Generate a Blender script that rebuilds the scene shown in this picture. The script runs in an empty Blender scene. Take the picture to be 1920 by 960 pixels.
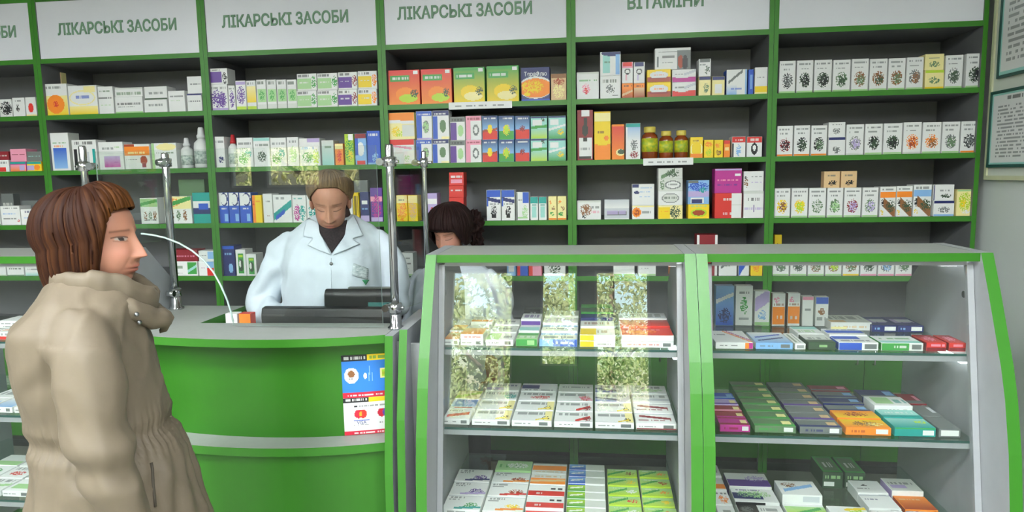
import bpy, bmesh, math, random
import numpy as np
from mathutils import Vector, Matrix, noise
random.seed(7)
S = bpy.context.scene
C = S.collection
# ------------------------------------------------------------------ camera
CAM = np.array([3.1115, -3.6149, 1.60]); YAW, PITCH, ROLL, FPX = .1197, .1184, -.0176, 1282.7
def _axes():
    cy, sy, cp, sp, cr, sr = math.cos(YAW), math.sin(YAW), math.cos(PITCH), math.sin(PITCH), math.cos(ROLL), math.sin(ROLL)
    f = np.array([-sy*cp, cy*cp, -sp]); r = np.array([cy, sy, 0.]); u = np.cross(r, f)
    return r*cr + u*sr, -r*sr + u*cr, f
RX, UX, FX = _axes()
cam = bpy.data.cameras.new('camera'); co = bpy.data.objects.new('camera', cam); C.objects.link(co)
cam.sensor_width = 36; cam.lens = 36*FPX/1920; cam.clip_start = .05; cam.clip_end = 200
co.matrix_world = Matrix(((RX[0], UX[0], -FX[0], CAM[0]), (RX[1], UX[1], -FX[1], CAM[1]), (RX[2], UX[2], -FX[2], CAM[2]), (0, 0, 0, 1)))
S.camera = co
def ray(x, y): return FX + RX*(x-960)/FPX - UX*(y-480)/FPX
def aty(x, y, Y): d = ray(x, y); return CAM + d*(Y-CAM[1])/d[1]
def atx(x, y, X): d = ray(x, y); return CAM + d*(X-CAM[0])/d[0]
def atz(x, y, Z): d = ray(x, y); return CAM + d*(Z-CAM[2])/d[2]
def atd(x, y, D): return CAM + D*ray(x, y)
# ------------------------------------------------------------------ world, sun, exposure
S.view_settings.view_transform = 'Standard'; S.view_settings.look = 'None'
S.view_settings.exposure = 0.0; S.view_settings.gamma = 1; S.view_settings.use_curve_mapping = False
w = bpy.data.worlds.new('sky'); S.world = w; w.use_nodes = True
nt = w.node_tree; bg = nt.nodes['Background']
sky = nt.nodes.new('ShaderNodeTexSky'); sky.sky_type = 'NISHITA'; sky.sun_disc = False
sky.sun_elevation = math.radians(42); sky.sun_rotation = math.radians(0); sky.air_density = 1.5; sky.dust_density = 2.5
nt.links.new(sky.outputs[0], bg.inputs[0]); bg.inputs[1].default_value = 1.6
sl = bpy.data.lights.new('sun', 'SUN'); sl.energy = 210; sl.angle = .01; sl.color = (1, .95, .84)
so = bpy.data.objects.new('sun', sl); C.objects.link(so); so.rotation_euler = (math.radians(-48), 0, math.radians(12))
LAMP = 70          # radiance of the ceiling lamps' diffusers
try:
    S.cycles.sample_clamp_indirect = 4.0; S.cycles.max_bounces = 8; S.cycles.transparent_max_bounces = 24
    S.cycles.use_denoising = True
except Exception: pass
# ------------------------------------------------------------------ materials
def lin(h):
    h = h.lstrip('#'); v = [int(h[i:i+2], 16)/255 for i in (0, 2, 4)]
    return tuple(c/12.92 if c <= .04045 else ((c+.055)/1.055)**2.4 for c in v)
def mat(name, col, rough=.5, metal=0, nz=0, nscale=40, bump=0, spec=.5, coat=0, vary=None, stretch=None):
    m = bpy.data.materials.new(name); m.use_nodes = True; t = m.node_tree; b = t.nodes['Principled BSDF']
    c = lin(col) if isinstance(col, str) else col
    b.inputs['Base Color'].default_value = (*c, 1); b.inputs['Roughness'].default_value = rough
    b.inputs['Metallic'].default_value = metal; b.inputs['Specular IOR Level'].default_value = spec
    if coat: b.inputs['Coat Weight'].default_value = coat; b.inputs['Coat Roughness'].default_value = .15
    if nz or bump:
        tc = t.nodes.new('ShaderNodeTexCoord'); n = t.nodes.new('ShaderNodeTexNoise'); n.inputs['Scale'].default_value = nscale
        n.inputs['Detail'].default_value = 4
        if stretch:
            mp = t.nodes.new('ShaderNodeMapping'); mp.inputs['Scale'].default_value = stretch
            t.links.new(tc.outputs['Object'], mp.inputs[0]); t.links.new(mp.outputs[0], n.inputs['Vector'])
        else: t.links.new(tc.outputs['Object'], n.inputs['Vector'])
        if nz:
            r = t.nodes.new('ShaderNodeValToRGB')
            a = lin(vary) if vary else tuple(x*(1-nz) for x in c)
            r.color_ramp.elements[0].color = (*a, 1); r.color_ramp.elements[1].color = (*c, 1)
            r.color_ramp.elements[0].position = .35; r.color_ramp.elements[1].position = .65
            t.links.new(n.outputs['Fac'], r.inputs[0]); t.links.new(r.outputs[0], b.inputs['Base Color'])
        if bump:
            bp = t.nodes.new('ShaderNodeBump'); bp.inputs['Strength'].default_value = bump; bp.inputs['Distance'].default_value = .004
            t.links.new(n.outputs['Fac'], bp.inputs['Height']); t.links.new(bp.outputs[0], b.inputs['Normal'])
    return m
def attr_mat(name, rough=.4, spec=.5, sss=0, bump=0, coat=0):
    m = bpy.data.materials.new(name); m.use_nodes = True; t = m.node_tree; b = t.nodes['Principled BSDF']
    a = t.nodes.new('ShaderNodeAttribute'); a.attribute_name = 'Col'
    t.links.new(a.outputs['Color'], b.inputs['Base Color']); b.inputs['Roughness'].default_value = rough
    b.inputs['Specular IOR Level'].default_value = spec
    if coat: b.inputs['Coat Weight'].default_value = coat
    if sss:
        b.inputs['Subsurface Weight'].default_value = sss; b.inputs['Subsurface Radius'].default_value = (.01, .004, .002); b.inputs['Subsurface Scale'].default_value = .5
    return m
def glass_mat(name, tint, refl=.045):
    m = bpy.data.materials.new(name); m.use_nodes = True; t = m.node_tree; t.nodes.remove(t.nodes['Principled BSDF'])
    out = t.nodes['Material Output']; tr = t.nodes.new('ShaderNodeBsdfTransparent'); gl = t.nodes.new('ShaderNodeBsdfGlossy')
    tr.inputs[0].default_value = (*tint, 1); gl.inputs['Roughness'].default_value = .004; gl.inputs[0].default_value = (1, 1, 1, 1)
    lw = t.nodes.new('ShaderNodeLayerWeight'); lw.inputs[0].default_value = .5
    p = t.nodes.new('ShaderNodeMath'); p.operation = 'POWER'; p.inputs[1].default_value = 5
    k = t.nodes.new('ShaderNodeMath'); k.operation = 'MULTIPLY_ADD'; k.inputs[1].default_value = .95-refl; k.inputs[2].default_value = refl
    mx = t.nodes.new('ShaderNodeMixShader')
    t.links.new(lw.outputs['Facing'], p.inputs[0]); t.links.new(p.outputs[0], k.inputs[0]); t.links.new(k.outputs[0], mx.inputs[0])
    t.links.new(tr.outputs[0], mx.inputs[1]); t.links.new(gl.outputs[0], mx.inputs[2]); t.links.new(mx.outputs[0], out.inputs[0])
    return m
def emit_mat(name, col, st):
    m = bpy.data.materials.new(name); m.use_nodes = True; b = m.node_tree.nodes['Principled BSDF']
    b.inputs['Base Color'].default_value = (*col, 1); b.inputs['Emission Color'].default_value = (*col, 1); b.inputs['Emission Strength'].default_value = st
    return m
M = dict(
    green=mat('green_laminate', '2b6f10', .42, nz=.06, nscale=9), greenedge=mat('green_edge_band', '33781c', .4, nz=.04, nscale=12),
    grey=mat('grey_laminate', '6a6c6d', .5, nz=.06, nscale=14), pale=mat('pale_grey_laminate', '9ca0a2', .4, nz=.05, nscale=18),
    top=mat('counter_top_laminate', '989d97', .38, nz=.05, nscale=30), sign=mat('white_acrylic_sign', 'f0f2f8', .3, nz=.03, nscale=3),
    letter=mat('green_grey_lettering', '6f9478', .5, nz=.05, nscale=30),
    wallshade=mat('wall_shade_in_colour', '6e726e', .8, nz=.05, nscale=5), wall=mat('painted_wall', 'd4dbd6', .8, nz=.03, nscale=5, bump=.05), ceil=mat('ceiling_tile', 'bcbcb8', .9, nz=.03, nscale=30),  # first wall tone: shade painted into the colour, keeps glass reflections dark
    floor=mat('floor_tile', 'a8a49a', .35, nz=.12, nscale=3), chrome=mat('chrome', 'd5d7d9', .12, 1, nz=.05, nscale=60),
    steel=mat('brushed_steel', '9a9ea0', .3, 1, nz=.1, nscale=80), black=mat('black_plastic', '17181b', .42, nz=.15, nscale=50),
    dark=mat('dark_gap', '1c211a', .7, nz=.1, nscale=20), cream=mat('cream_board', 'd9dfd2', .6, nz=.03, nscale=8), creamedge=mat('cream_frame', 'cfd3ae', .5, nz=.05, nscale=20),
    teal=mat('dark_teal_frame', '1f4f47', .5, nz=.1, nscale=30), carton=attr_mat('printed_carton', .38), paper=attr_mat('printed_paper', .55),
    glass=glass_mat('clear_pane', (.965, .985, .97), .055), vitrine=glass_mat('vitrine_pane', (.97, .985, .975), .056), shelfglass=glass_mat('glass_shelf', (.90, .965, .94), .04),
    glassedge=mat('glass_edge', 'bcd4cc', .15, nz=.1, nscale=20), winframe=mat('window_frame_white', 'd8d8d4', .4, nz=.04, nscale=10),
    lamp=emit_mat('lamp_diffuser', (.94, .975, 1), LAMP), led=emit_mat('led_strip', (.92, .97, 1), 6),
    bark=mat('tree_bark', '4a3b2c', .9, nz=.4, nscale=20), ground=mat('pavement', '8c8880', .9, nz=.2, nscale=4))
# ------------------------------------------------------------------ geometry helpers
def box(bm, x0, x1, y0, y1, z0, z1, mi=0, front=None):
    v = [bm.verts.new(p) for p in ((x0,y0,z0),(x1,y0,z0),(x1,y1,z0),(x0,y1,z0),(x0,y0,z1),(x1,y0,z1),(x1,y1,z1),(x0,y1,z1))]
    fs = []
    for k, q in enumerate(((0,3,2,1),(4,5,6,7),(0,1,5,4),(1,2,6,5),(2,3,7,6),(3,0,4,7))):
        f = bm.faces.new([v[i] for i in q]); f.material_index = front if (front is not None and k == 2) else mi; fs.append(f)
    return fs
def prism_x(bm, prof, x0, x1, mi=0, edge=None):
    """profile of (y,z) points extruded along x; edge = {segment: material}"""
    a = [bm.verts.new((x0, y, z)) for y, z in prof]; b = [bm.verts.new((x1, y, z)) for y, z in prof]
    n = len(prof)
    bm.faces.new(a).material_index = mi; bm.faces.new(b[::-1]).material_index = mi
    for i in range(n):
        f = bm.faces.new((a[i], b[i], b[(i+1) % n], a[(i+1) % n])); f.material_index = (edge or {}).get(i, mi)
def prism_z(bm, prof, z0, z1, mi=0, edge=None):
    a = [bm.verts.new((x, y, z0)) for x, y in prof]; b = [bm.verts.new((x, y, z1)) for x, y in prof]
    n = len(prof)
    bm.faces.new(a[::-1]).material_index = mi; bm.faces.new(b).material_index = mi
    for i in range(n):
        f = bm.faces.new((a[i], a[(i+1) % n], b[(i+1) % n], b[i])); f.material_index = (edge or {}).get(i, mi)
def tube(bm, pts, r, n=10, mi=0, cap=True):
    pts = [Vector(p) for p in pts]; rr = r if isinstance(r, (list, tuple)) else [r]*len(pts)
    rings = []; d0 = None; up = None
    for i, p in enumerate(pts):
        d = (pts[min(i+1, len(pts)-1)] - pts[max(i-1, 0)]).normalized()
        if up is None: up = d.orthogonal().normalized()
        up = (up - d*up.dot(d)).normalized(); s = d.cross(up)
        rings.append([bm.verts.new(p + (up*math.cos(2*math.pi*k/n) + s*math.sin(2*math.pi*k/n))*rr[i]) for k in range(n)])
    for a, b in zip(rings, rings[1:]):
        for k in range(n):
            f = bm.faces.new((a[k], a[(k+1) % n], b[(k+1) % n], b[k])); f.material_index = mi; f.smooth = True
    if cap: bm.faces.new(rings[0][::-1]).material_index = mi; bm.faces.new(rings[-1]).material_index = mi
def lathe(bm, prof, c=(0,0,0), n=24, mi=0):
    rings = [[bm.verts.new((c[0]+r*math.cos(2*math.pi*k/n), c[1]+r*math.sin(2*math.pi*k/n), c[2]+z)) for k in range(n)] for r, z in prof]
    for a, b in zip(rings, rings[1:]):
        for k in range(n):
            f = bm.faces.new((a[k], a[(k+1) % n], b[(k+1) % n], b[k])); f.material_index = mi; f.smooth = True
    bm.faces.new(rings[0][::-1]).material_index = mi; bm.faces.new(rings[-1]).material_index = mi
def obj(name, bm, mats, parent=None, recalc=True):
    if recalc: bmesh.ops.recalc_face_normals(bm, faces=bm.faces[:])
    me = bpy.data.meshes.new(name); bm.to_mesh(me); bm.free()
    for m in (mats if isinstance(mats, (list, tuple)) else [mats]): me.materials.append(m)
    o = bpy.data.objects.new(name, me); C.objects.link(o)
    if parent: o.parent = parent; o.matrix_parent_inverse = Matrix.Translation(-parent.location) if False else Matrix()
    return o
def B(): return bmesh.new()
def tag(o, label, cat, group=None):
    o['label'] = label; o['category'] = cat
    if group: o['group'] = group
    return o
def thing(name, label, cat, loc=(0,0,0), group=None, rz=0):
    o = bpy.data.objects.new(name, None); C.objects.link(o); o.location = loc; o.rotation_euler = (0, 0, rz); o.empty_display_size = .05
    return tag(o, label, cat, group)
def struct(name, bm, mats, parent=None):
    o = obj(name, bm, mats, parent)
    if not parent: o['kind'] = 'structure'
    return o
def bevel(o, w=.003, seg=2):
    m = o.modifiers.new('bevel', 'BEVEL'); m.width = w; m.segments = seg; m.limit_method = 'ANGLE'; return o
def words(name, body, size, loc, mats, parent=None, rot=(math.pi/2, 0, 0), depth=.0015, width=None, bold=0):
    cu = bpy.data.curves.new(name, 'FONT'); cu.body = body; cu.size = size; cu.extrude = depth; cu.align_x = 'CENTER'; cu.bevel_depth = bold; cu.bevel_resolution = 0
    o = bpy.data.objects.new(name, cu); C.objects.link(o)
    bpy.context.view_layer.update()
    me = bpy.data.meshes.new_from_object(o.evaluated_get(bpy.context.evaluated_depsgraph_get())); bpy.data.objects.remove(o)
    if width:
        xs = [v.co.x for v in me.vertices]; k = width/(max(xs)-min(xs)); c = (max(xs)+min(xs))/2
        for v in me.vertices: v.co.x = (v.co.x-c)*k
    me.materials.append(mats); o = bpy.data.objects.new(name, me); C.objects.link(o); o.location = loc; o.rotation_euler = rot
    if parent: o.parent = parent
    return o
# ------------------------------------------------------------------ room
RW, LW, FW_, BW, CH = 5.03, -2.2, -6.6, .46, 2.95
b = B(); box(b, LW-.2, RW+.2, FW_-.25, BW+.15, -.1, 0); struct('floor', b, M['floor'])
b = B(); box(b, LW-.2, RW+.2, FW_-.25, BW+.15, CH, CH+.15); struct('ceiling', b, M['ceil'])
b = B(); box(b, LW-.2, RW+.2, BW, BW+.15, 0, CH); struct('wall_back', b, M['wall'])
b = B(); box(b, RW, RW+.15, -1.5, BW, 0, CH); box(b, RW, RW+.15, FW_, -1.5, 0, CH, 1); struct('wall_right', b, [M['wall'], M['wallshade']])  # front stretch takes the darkened wall colour, standing in for shade
b = B(); box(b, LW-.15, LW, FW_, BW, 0, CH); struct('wall_left', b, M['wallshade'])
# street front behind the viewer: windows that the panes mirror
WINS = [(-1.12, -.84, 1.50, 2.02), (-.68, -.02, 1.50, 2.02), (.22, .46, 1.46, 1.72), (1.12, 2.22, .75, 2.42), (2.52, 2.93, 1.35, 2.42), (3.12, 3.72, .85, 2.42)]
b = B(); x = LW-.15
for a0, a1, z0, z1 in WINS:
    box(b, x, a0, FW_-.15, FW_, 0, CH); box(b, a0, a1, FW_-.15, FW_, 0, z0); box(b, a0, a1, FW_-.15, FW_, z1, CH); x = a1
box(b, x, RW+.15, FW_-.15, FW_, 0, CH); struct('wall_front', b, M['wallshade'])
for i, (a0, a1, z0, z1) in enumerate(WINS):
    b = B()
    for q in ((a0, a0+.025, z0, z1), (a1-.025, a1, z0, z1), (a0+.025, a1-.025, z0, z0+.025), (a0+.025, a1-.025, z1-.025, z1)):
        box(b, q[0], q[1], FW_-.10, FW_-.04, q[2], q[3])
    if i == 3: box(b, 1.425, 1.525, FW_-.11, FW_-.03, z0+.025, z1-.025)
    o = struct('window_%d' % (i+1), b, M['winframe'])
    for q0, q1 in ([(a0+.025, 1.425), (1.525, a1-.025)] if i == 3 else [(a0+.025, a1-.025)]):
        b = B(); box(b, q0, q1, FW_-.073, FW_-.067, z0+.025, z1-.025); obj('window_pane', b, M['glass'], o)
b = B(); box(b, LW-6, RW+6, -40, FW_-.25, -.2, -.05); struct('pavement', b, M['ground'])
# ------------------------------------------------------------------ ceiling lamps
for i, (x, y, w) in enumerate(((-.6, -3.3, 'left of three nearest the desk'), (1.6, -3.3, 'middle of three nearest the desk'), (3.8, -3.3, 'right of three nearest the desk'), (-.6, -4.6, 'left of three in mid room'), (1.6, -4.6, 'middle of three in mid room'), (3.8, -4.6, 'right of three in mid room'), (-.6, -5.8, 'left of three by the windows'), (1.6, -5.8, 'middle of three by the windows'), (3.8, -5.8, 'right of three by the windows'))):
    t = thing('ceiling_light', 'flush white panel light on the ceiling, %s' % w, 'light', (x, y, CH), 'ceiling panel lights')
    b = B()
    for q in ((-.31, .31, -.31, -.29), (-.31, .31, .29, .31), (-.31, -.29, -.29, .29), (.29, .31, -.29, .29)): box(b, q[0], q[1], q[2], q[3], -.03, 0)
    obj('frame', b, M['winframe'], t)
    b = B(); box(b, -.29, .29, -.29, .29, -.02, -.012); obj('diffuser', b, M['lamp'], t)
# ------------------------------------------------------------------ wall shelving: six bays
BAY = ['leftmost bay', 'second bay', 'third bay', 'fourth bay', 'vitamins bay', 'rightmost bay']
SZ = [1.980, 1.668, 1.357, 1.057]           # tops of the four upper shelves
CORN = 2.292; SD = .42; ST = .026; UT = 2.625
SIGN = ['ЛІКАРСЬКІ ЗАСОБИ']*4 + ['ВІТАМІНИ', None]
SIGNX = [.53, .497, .47, .447, .472, 0]
for i in range(6):
    X0 = i-1.; X1 = float(i); sp = .0225
    if i == 5: X1 = 4.985
    t = thing('wall_shelf_unit', 'green edged grey shelving bay, %s, %s' % (BAY[i], ['beside the left picture edge', 'behind the customer in beige coat', 'behind the blonde pharmacist', 'behind the dark haired pharmacist', 'under the short green sign', 'against the right wall']
        [i]), 'shelving', (X0, 0, 0), 'wall shelving bays')
    L = X1-X0
    for k, xa in enumerate((0.0005, L-sp)):
        b = B(); box(b, xa, xa+sp-.0005, .0, SD, 0.0, UT, 0, 1); obj('side_panel', b, [M['grey'], M['greenedge']], t)
    b = B(); box(b, sp, L-sp, SD-.012, SD, .02, UT); obj('back_panel', b, M['grey'], t)
    b = B(); box(b, sp, L-sp, .002, SD-.012, UT-.024, UT, 0, 1); obj('top_board', b, [M['grey'], M['greenedge']], t)
    b = B(); box(b, sp, L-sp, .002, SD-.012, CORN-ST, CORN, 0, 1); obj('cornice_board', b, [M['grey'], M['greenedge']], t)
    for z in SZ + [.745]:
        b = B(); box(b, sp, L-sp, .003, SD-.012, z-ST, z, 0, 1); obj('shelf', b, [M['grey'], M['greenedge']], t)
    b = B(); box(b, sp+.001, L-sp-.001, .006, .016, CORN, UT-.024); sg = obj('sign_panel', b, M['sign'], t)
    if SIGN[i]:
        words('lettering', SIGN[i], .0845, (SIGNX[i], .0055, 2.419), M['letter'], sg, width=.71 if i < 4 else .375, bold=.0024)
    for s, (xa, xb) in enumerate(((sp+.002, L/2-.002), (L/2+.002, L-sp-.002))):
        b = B(); box(b, xa, xb, .0, .016, .08, .715); d = obj('door', b, M['green'], t)
        b = B(); hx = xb-.04 if s == 0 else xa+.04
        tube(b, [(hx, 0, .60), (hx, -.022, .605), (hx, -.022, .685), (hx, 0, .69)], .0045, 8); obj('handle', b, M['chrome'], d)
    b = B(); box(b, sp, L-sp, .03, .05, .0, .078); obj('plinth', b, M['dark'], t)
# ------------------------------------------------------------------ display cases
ZT = 1.337
FRONT = [(-1.385, 1.338), (-1.437, 1.225), (-1.484, 1.115), (-1.525, 1.02), (-1.555, .93), (-1.590, .78), (-1.613, .62), (-1.63, .42), (-1.64, .2), (-1.642, 0.0)]
BACKP = [(-.90, 0.0), (-.90, 1.16), (-1.085, 1.338)]
def gy(z): return -1.345 - (1.30-z)*.178      # slanting front glass
GS = [aty(1050, 657, -1.40)[2], aty(1050, 813, -1.455)[2]]; GS.append(2*GS[1]-GS[0]-.035)
def case(X0, X1, label):
    t = thing('glass_display_case', label, 'display case', (X0, 0, 0), 'glass fronted display cases')
    L = X1-X0; p = .036
    prof = FRONT + BACKP; ed = {k: 1 for k in range(len(FRONT)-1)}
    for xa in (.0, L-p):
        b = B(); prism_x(b, prof, xa+.0006, xa+p-.0006, 0, ed); obj('side_panel', b, [M['pale'], M['greenedge']], t)
        xi = xa+p if xa == 0 else xa-.02
        b = B(); prism_x(b, [(gy(1.30)-.004, 1.30), (gy(.12)-.004, .12), (gy(.12)+.016, .12), (gy(1.30)+.016, 1.30)], xi+.0006, xi+.0194); obj('front_post', b, M['pale'], t)
    b = B(); box(b, p, L-p, -1.384, -1.087, ZT-.026, ZT, 0, 1); obj('top_board', b, [M['top'], M['green']], t)
    b = B(); box(b, p+.02, L-p-.02, gy(1.30)-.006, gy(1.30)+.012, ZT-.042, ZT-.026); obj('top_rail', b, M['pale'], t)
    b = B(); prism_x(b, [(gy(1.292)-.003, 1.292), (gy(.13)-.003, .13), (gy(.13)+.003, .13), (gy(1.292)+.003, 1.292)], p+.0205, L-p-.0205); obj('front_glass', b, M['vitrine'], t)
    for z in GS:
        y0 = gy(z)+.018
        b = B(); fs = box(b, p+.001, L-p-.001, y0, -.93, z-.008, z, 0, 1); sh = obj('glass_shelf', b, [M['shelfglass'], M['teal']], t)
        b = B(); box(b, p+.001, L-p-.001, y0+.001, y0+.016, z-.026, z-.0085); obj('shelf_rail', b, M['pale'], sh)
    b = B(); box(b, p, L-p, gy(.1), -.91, .02, .11, 0); obj('base_board', b, M['green'], t)
    for z in (GS[0]-.0275, ZT-.0265):
        b = B(); box(b, L-p-.03, L-p-.002, gy(z)+.03, gy(z)+.20, z-.006, z-.0005); l = obj('led_strip', b, M['led'], t)
    for xa in (p+.004, L-p-.004):
        b = B(); s = 1 if xa < L/2 else -1
        tube(b, [(xa-s*.004, gy(1.2)+.030, 1.2), (xa+s*.012, gy(1.2)+.030, 1.2)], .011, 12); obj('shelf_stud', b, M['chrome'], t)
    return t
CX = [.437, 1.332, 2.552, 3.436, 4.322]
case(CX[0], CX[1], 'curved green edged glass display case behind the customer, left of cashier desk')
case(CX[2], CX[3], 'curved green edged glass display case right of the cashier desk, in picture centre')
case(CX[3]+.0005, CX[4], 'curved green edged glass display case nearest the right wall')
# ------------------------------------------------------------------ cashier desk
DZ = 1.065
def dcurve(n=24, off=0.0, x0=1.345, x1=2.405):
    ks = [(1.345, -1.40), (1.56, -1.452), (1.833, -1.486), (2.022, -1.485), (2.267, -1.444), (2.405, -1.397)]
    co_ = np.polyfit([k[0] for k in ks], [k[1] for k in ks], 3)
    return [(x, float(np.polyval(co_, x))+off) for x in np.linspace(x0, x1, n)]
desk = thing('cashier_desk', 'bow fronted green cashier desk with grey top and lower bag ledge', 'counter desk', (0, 0, 0))
f = dcurve()
prof = f + [(2.405, -1.215), (1.637, -1.24), (1.637, -.90), (1.345, -.90)]
nf = len(f); ed = {k: 1 for k in range(nf-1)}; ed[nf] = 1; ed[nf+1] = 1
b = B(); prism_z(b, prof, DZ-.028, DZ, 0, ed); obj('worktop', b, [M['top'], M['greenedge']], desk)
f2 = dcurve(off=.10, x0=1.36, x1=2.395); f3 = dcurve(off=.125, x0=1.36, x1=2.395)
b = B(); prism_z(b, f2 + f3[::-1], .05, DZ-.0285); obj('front_panel', b, M['green'], desk)
f2b = dcurve(off=.0, x0=1.36, x1=2.39); f3b = dcurve(off=.0995, x0=1.36, x1=2.39)
b = B(); prism_z(b, f2b + f3b[::-1], .655, .685, 0, {k: 1 for k in range(23)}); obj('bag_ledge', b, [M['top'], M['greenedge']], desk)
f4 = dcurve(off=.03, x0=1.36, x1=2.39); f5 = dcurve(off=.048, x0=1.36, x1=2.39)
b = B(); prism_z(b, f4 + f5[::-1], .05, .6545); obj('lower_panel', b, M['green'], desk)
b = B(); box(b, 1.345, 1.359, -1.37, -.91, .0, DZ-.0285); obj('side_panel', b, M['pale'], desk)
b = B(); box(b, 1.62, 1.636, -1.22, -.91, .0, DZ-.0285); obj('side_panel', b, M['green'], desk)
b = B(); box(b, 1.6375, 2.395, -1.22, -1.085, .855, .875); obj('inner_shelf', b, M['top'], desk)
b = B(); box(b, 1.40, 2.39, -1.29, -1.25, .0, .06); obj('plinth', b, M['dark'], desk)
# upright end panels between desk and case, each standing further out than the last
for k, (xa, xb, yf, lab) in enumerate(((2.408, 2.436, -1.455, 'narrow green edged upright panel at the desk end, first from the left'), (2.463, 2.490, -1.475, 'narrow green edged upright panel, middle of three beside the desk end'))):
    b = B(); pr = [(yf+.04, DZ+.0), (yf-.02, .6), (yf-.03, 0), (-.95, 0), (-.95, DZ)] if k == 0 else [(yf+.05, 1.09), (yf-.02, .8), (yf-.04, .5), (yf-.05, 0), (-.95, 0), (-.95, 1.09)]
    prism_x(b, pr, xa, xb, 0, {0: 1, 1: 1} if k == 0 else {0: 1, 1: 1, 2: 1})
    tag(obj('end_panel', b, [M['pale'], M['greenedge']]), lab, 'panel', 'upright end panels')
    b = B(); box(b, xb+.0005, [2.4625, 2.551][k], yf+.085, yf+.095, 0, DZ-.03); 
    tag(obj('filler_panel', b, M['pale']), ['grey recessed filler strip between the two green upright panels', 'grey recessed filler strip beside the left glass case'][k], 'panel', 'recessed filler strips')
# ------------------------------------------------------------------ protective screen
def post(x, y, z0, z1, r, label, clamps, foot=True):
    t = thing('chrome_post', label, 'post', (x, y, z0), 'chrome screen posts')
    b = B(); tube(b, [(0, 0, .004), (0, 0, z1-z0-.006), (0, 0, z1-z0)], [r, r, r*.8], 16); obj('pole', b, M['chrome'], t)
    if foot: b = B(); lathe(b, [(r*2.0, 0), (r*2.0, .006), (r*1.45, .012), (r*1.4, .05), (r*1.05, .056)], n=20); obj('foot_flange', b, M['chrome'], t)
    for cz, ang in clamps:
        ca, sa = math.cos(ang), math.sin(ang); z = cz-z0
        b = B(); lathe(b, [(r*1.1, z-.018), (r*1.6, z-.016), (r*1.6, z+.016), (r*1.1, z+.018)], n=16)
        tube(b, [(ca*r*1.3, sa*r*1.3, z), (ca*.032, sa*.032, z)], .008, 10)
        tube(b, [(ca*.032-sa*.016, sa*.032+ca*.016, z), (ca*.032+sa*.016, sa*.032-ca*.016, z)], .013, 14)
        tube(b, [(-ca*r*1.3, -sa*r*1.3, z), (-ca*.032, -sa*.032, z)], .006, 8); obj('glass_clamp', b, M['chrome'], t)
    return t
PA = aty(742, 600, -1.30); PC = np.array([1.372, -.975, 1.2]); PD = aty(157, 310, -1.30)
post(PA[0], -1.30, DZ, aty(739, 270, -1.3)[2], .0145, 'tall chrome post at right front of the cashier desk, before the blonde pharmacist', [(aty(735, 303, -1.3)[2], math.pi), (aty(735, 577, -1.3)[2], math.pi)])
post(aty(798, 400, -1.05)[0], -1.05, ZT-.25, aty(797, 283, -1.05)[2], .0095, 'slim chrome post beside the dark haired pharmacist', [(aty(797, 305, -1.05)[2], math.pi)])
post(PC[0], -.975, DZ, aty(300, 287, -.975)[2], .015, 'chrome post standing at the left rear corner of the desk', [(aty(300, 305, -.975)[2], -math.pi/2), (aty(309, 548, -.975)[2], -math.pi/2)])
post(PD[0], -1.30, ZT, aty(153, 273, -1.3)[2], .0125, 'chrome post behind the head of the customer', [(aty(160, 312, -1.3)[2], 0), (ZT+.06, 0)])
gt = thing('protective_screen', 'clear protective glass screen with arched opening above the cashier desk', 'glass screen')
zt = aty(500, 277, -1.30)[2]; arc = [aty(*p, -1.30) for p in ((437, 603), (433, 585), (425, 560), (414, 535), (400, 510), (382, 488), (360, 470), (336, 456), (310, 446), (288, 441), (265, 438))]
xr = PA[0]-.047; xl = PD[0]+.05
outl = [(arc[0][0], DZ+.006)] + [(a[0], a[2]) for a in arc] + [(xl, arc[-1][2]), (xl, zt), (xr, zt), (xr, DZ+.006)]
b = B(); va = [b.verts.new((x, -1.3025, z)) for x, z in outl]; vb = [b.verts.new((x, -1.2975, z)) for x, z in outl]
b.faces.new(va); b.faces.new(vb[::-1]); n = len(outl)
for k in range(n): b.faces.new((va[k], vb[k], vb[(k+1) % n], va[(k+1) % n])).material_index = 1
obj('front_pane', b, [M['glass'], M['glassedge']], gt)
b = B(); tube(b, [(x, -1.30, z) for x, z in [(a[0], a[2]) for a in arc]], .0035, 8); obj('edge_trim', b, M['glassedge'], gt)
b = B(); prism_z(b, [(PD[0]+.022, -1.25), (PD[0]+.028, -1.25), (PC[0]-.012, -1.02), (PC[0]-.018, -1.02)], ZT+.02, zt); obj('side_pane', b, M['glass'], gt)
b = B(); xs = aty(798, 400, -1.05)[0]; prism_z(b, [(PA[0]+.004, -1.255), (PA[0]+.009, -1.255), (xs-.004, -1.10), (xs-.009, -1.10)], DZ+.06, zt); obj('side_pane', b, M['glass'], gt)
# ------------------------------------------------------------------ register equipment behind the ledge
t = thing('receipt_printer', 'black receipt printer block behind the desk ledge beside the chrome post', 'printer', (0, 0, .8755))
p0 = aty(606, 542, -1.15); p1 = aty(738, 542, -1.15); hz = p0[2]-.8755
b = B(); prism_x(b, [(-1.15, 0), (-1.154, hz*.6), (-1.15, hz-.02), (-1.135, hz), (-1.10, hz-.01), (-1.09, 0)], p0[0], p1[0]); bevel(obj('housing', b, M['black'], t), .008, 3)
b = B(); box(b, p1[0]-.10, p1[0]-.005, -1.1545, -1.147, hz-.085, hz-.05); obj('status_plate', b, mat('teal_plate', '3b6f6c', .3, nz=.1, nscale=90), t)
b = B(); box(b, p0[0]+.09, p1[0]-.01, -1.13, -1.105, hz-.006, hz+.003); obj('paper_slot', b, M['steel'], t)
t = thing('cash_register', 'long low black register unit along the back of the desk ledge', 'register', (0, 0, .8755))
q0 = aty(491, 577, -1.20); q1 = aty(736, 577, -1.20); hq = q0[2]-.8755
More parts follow.
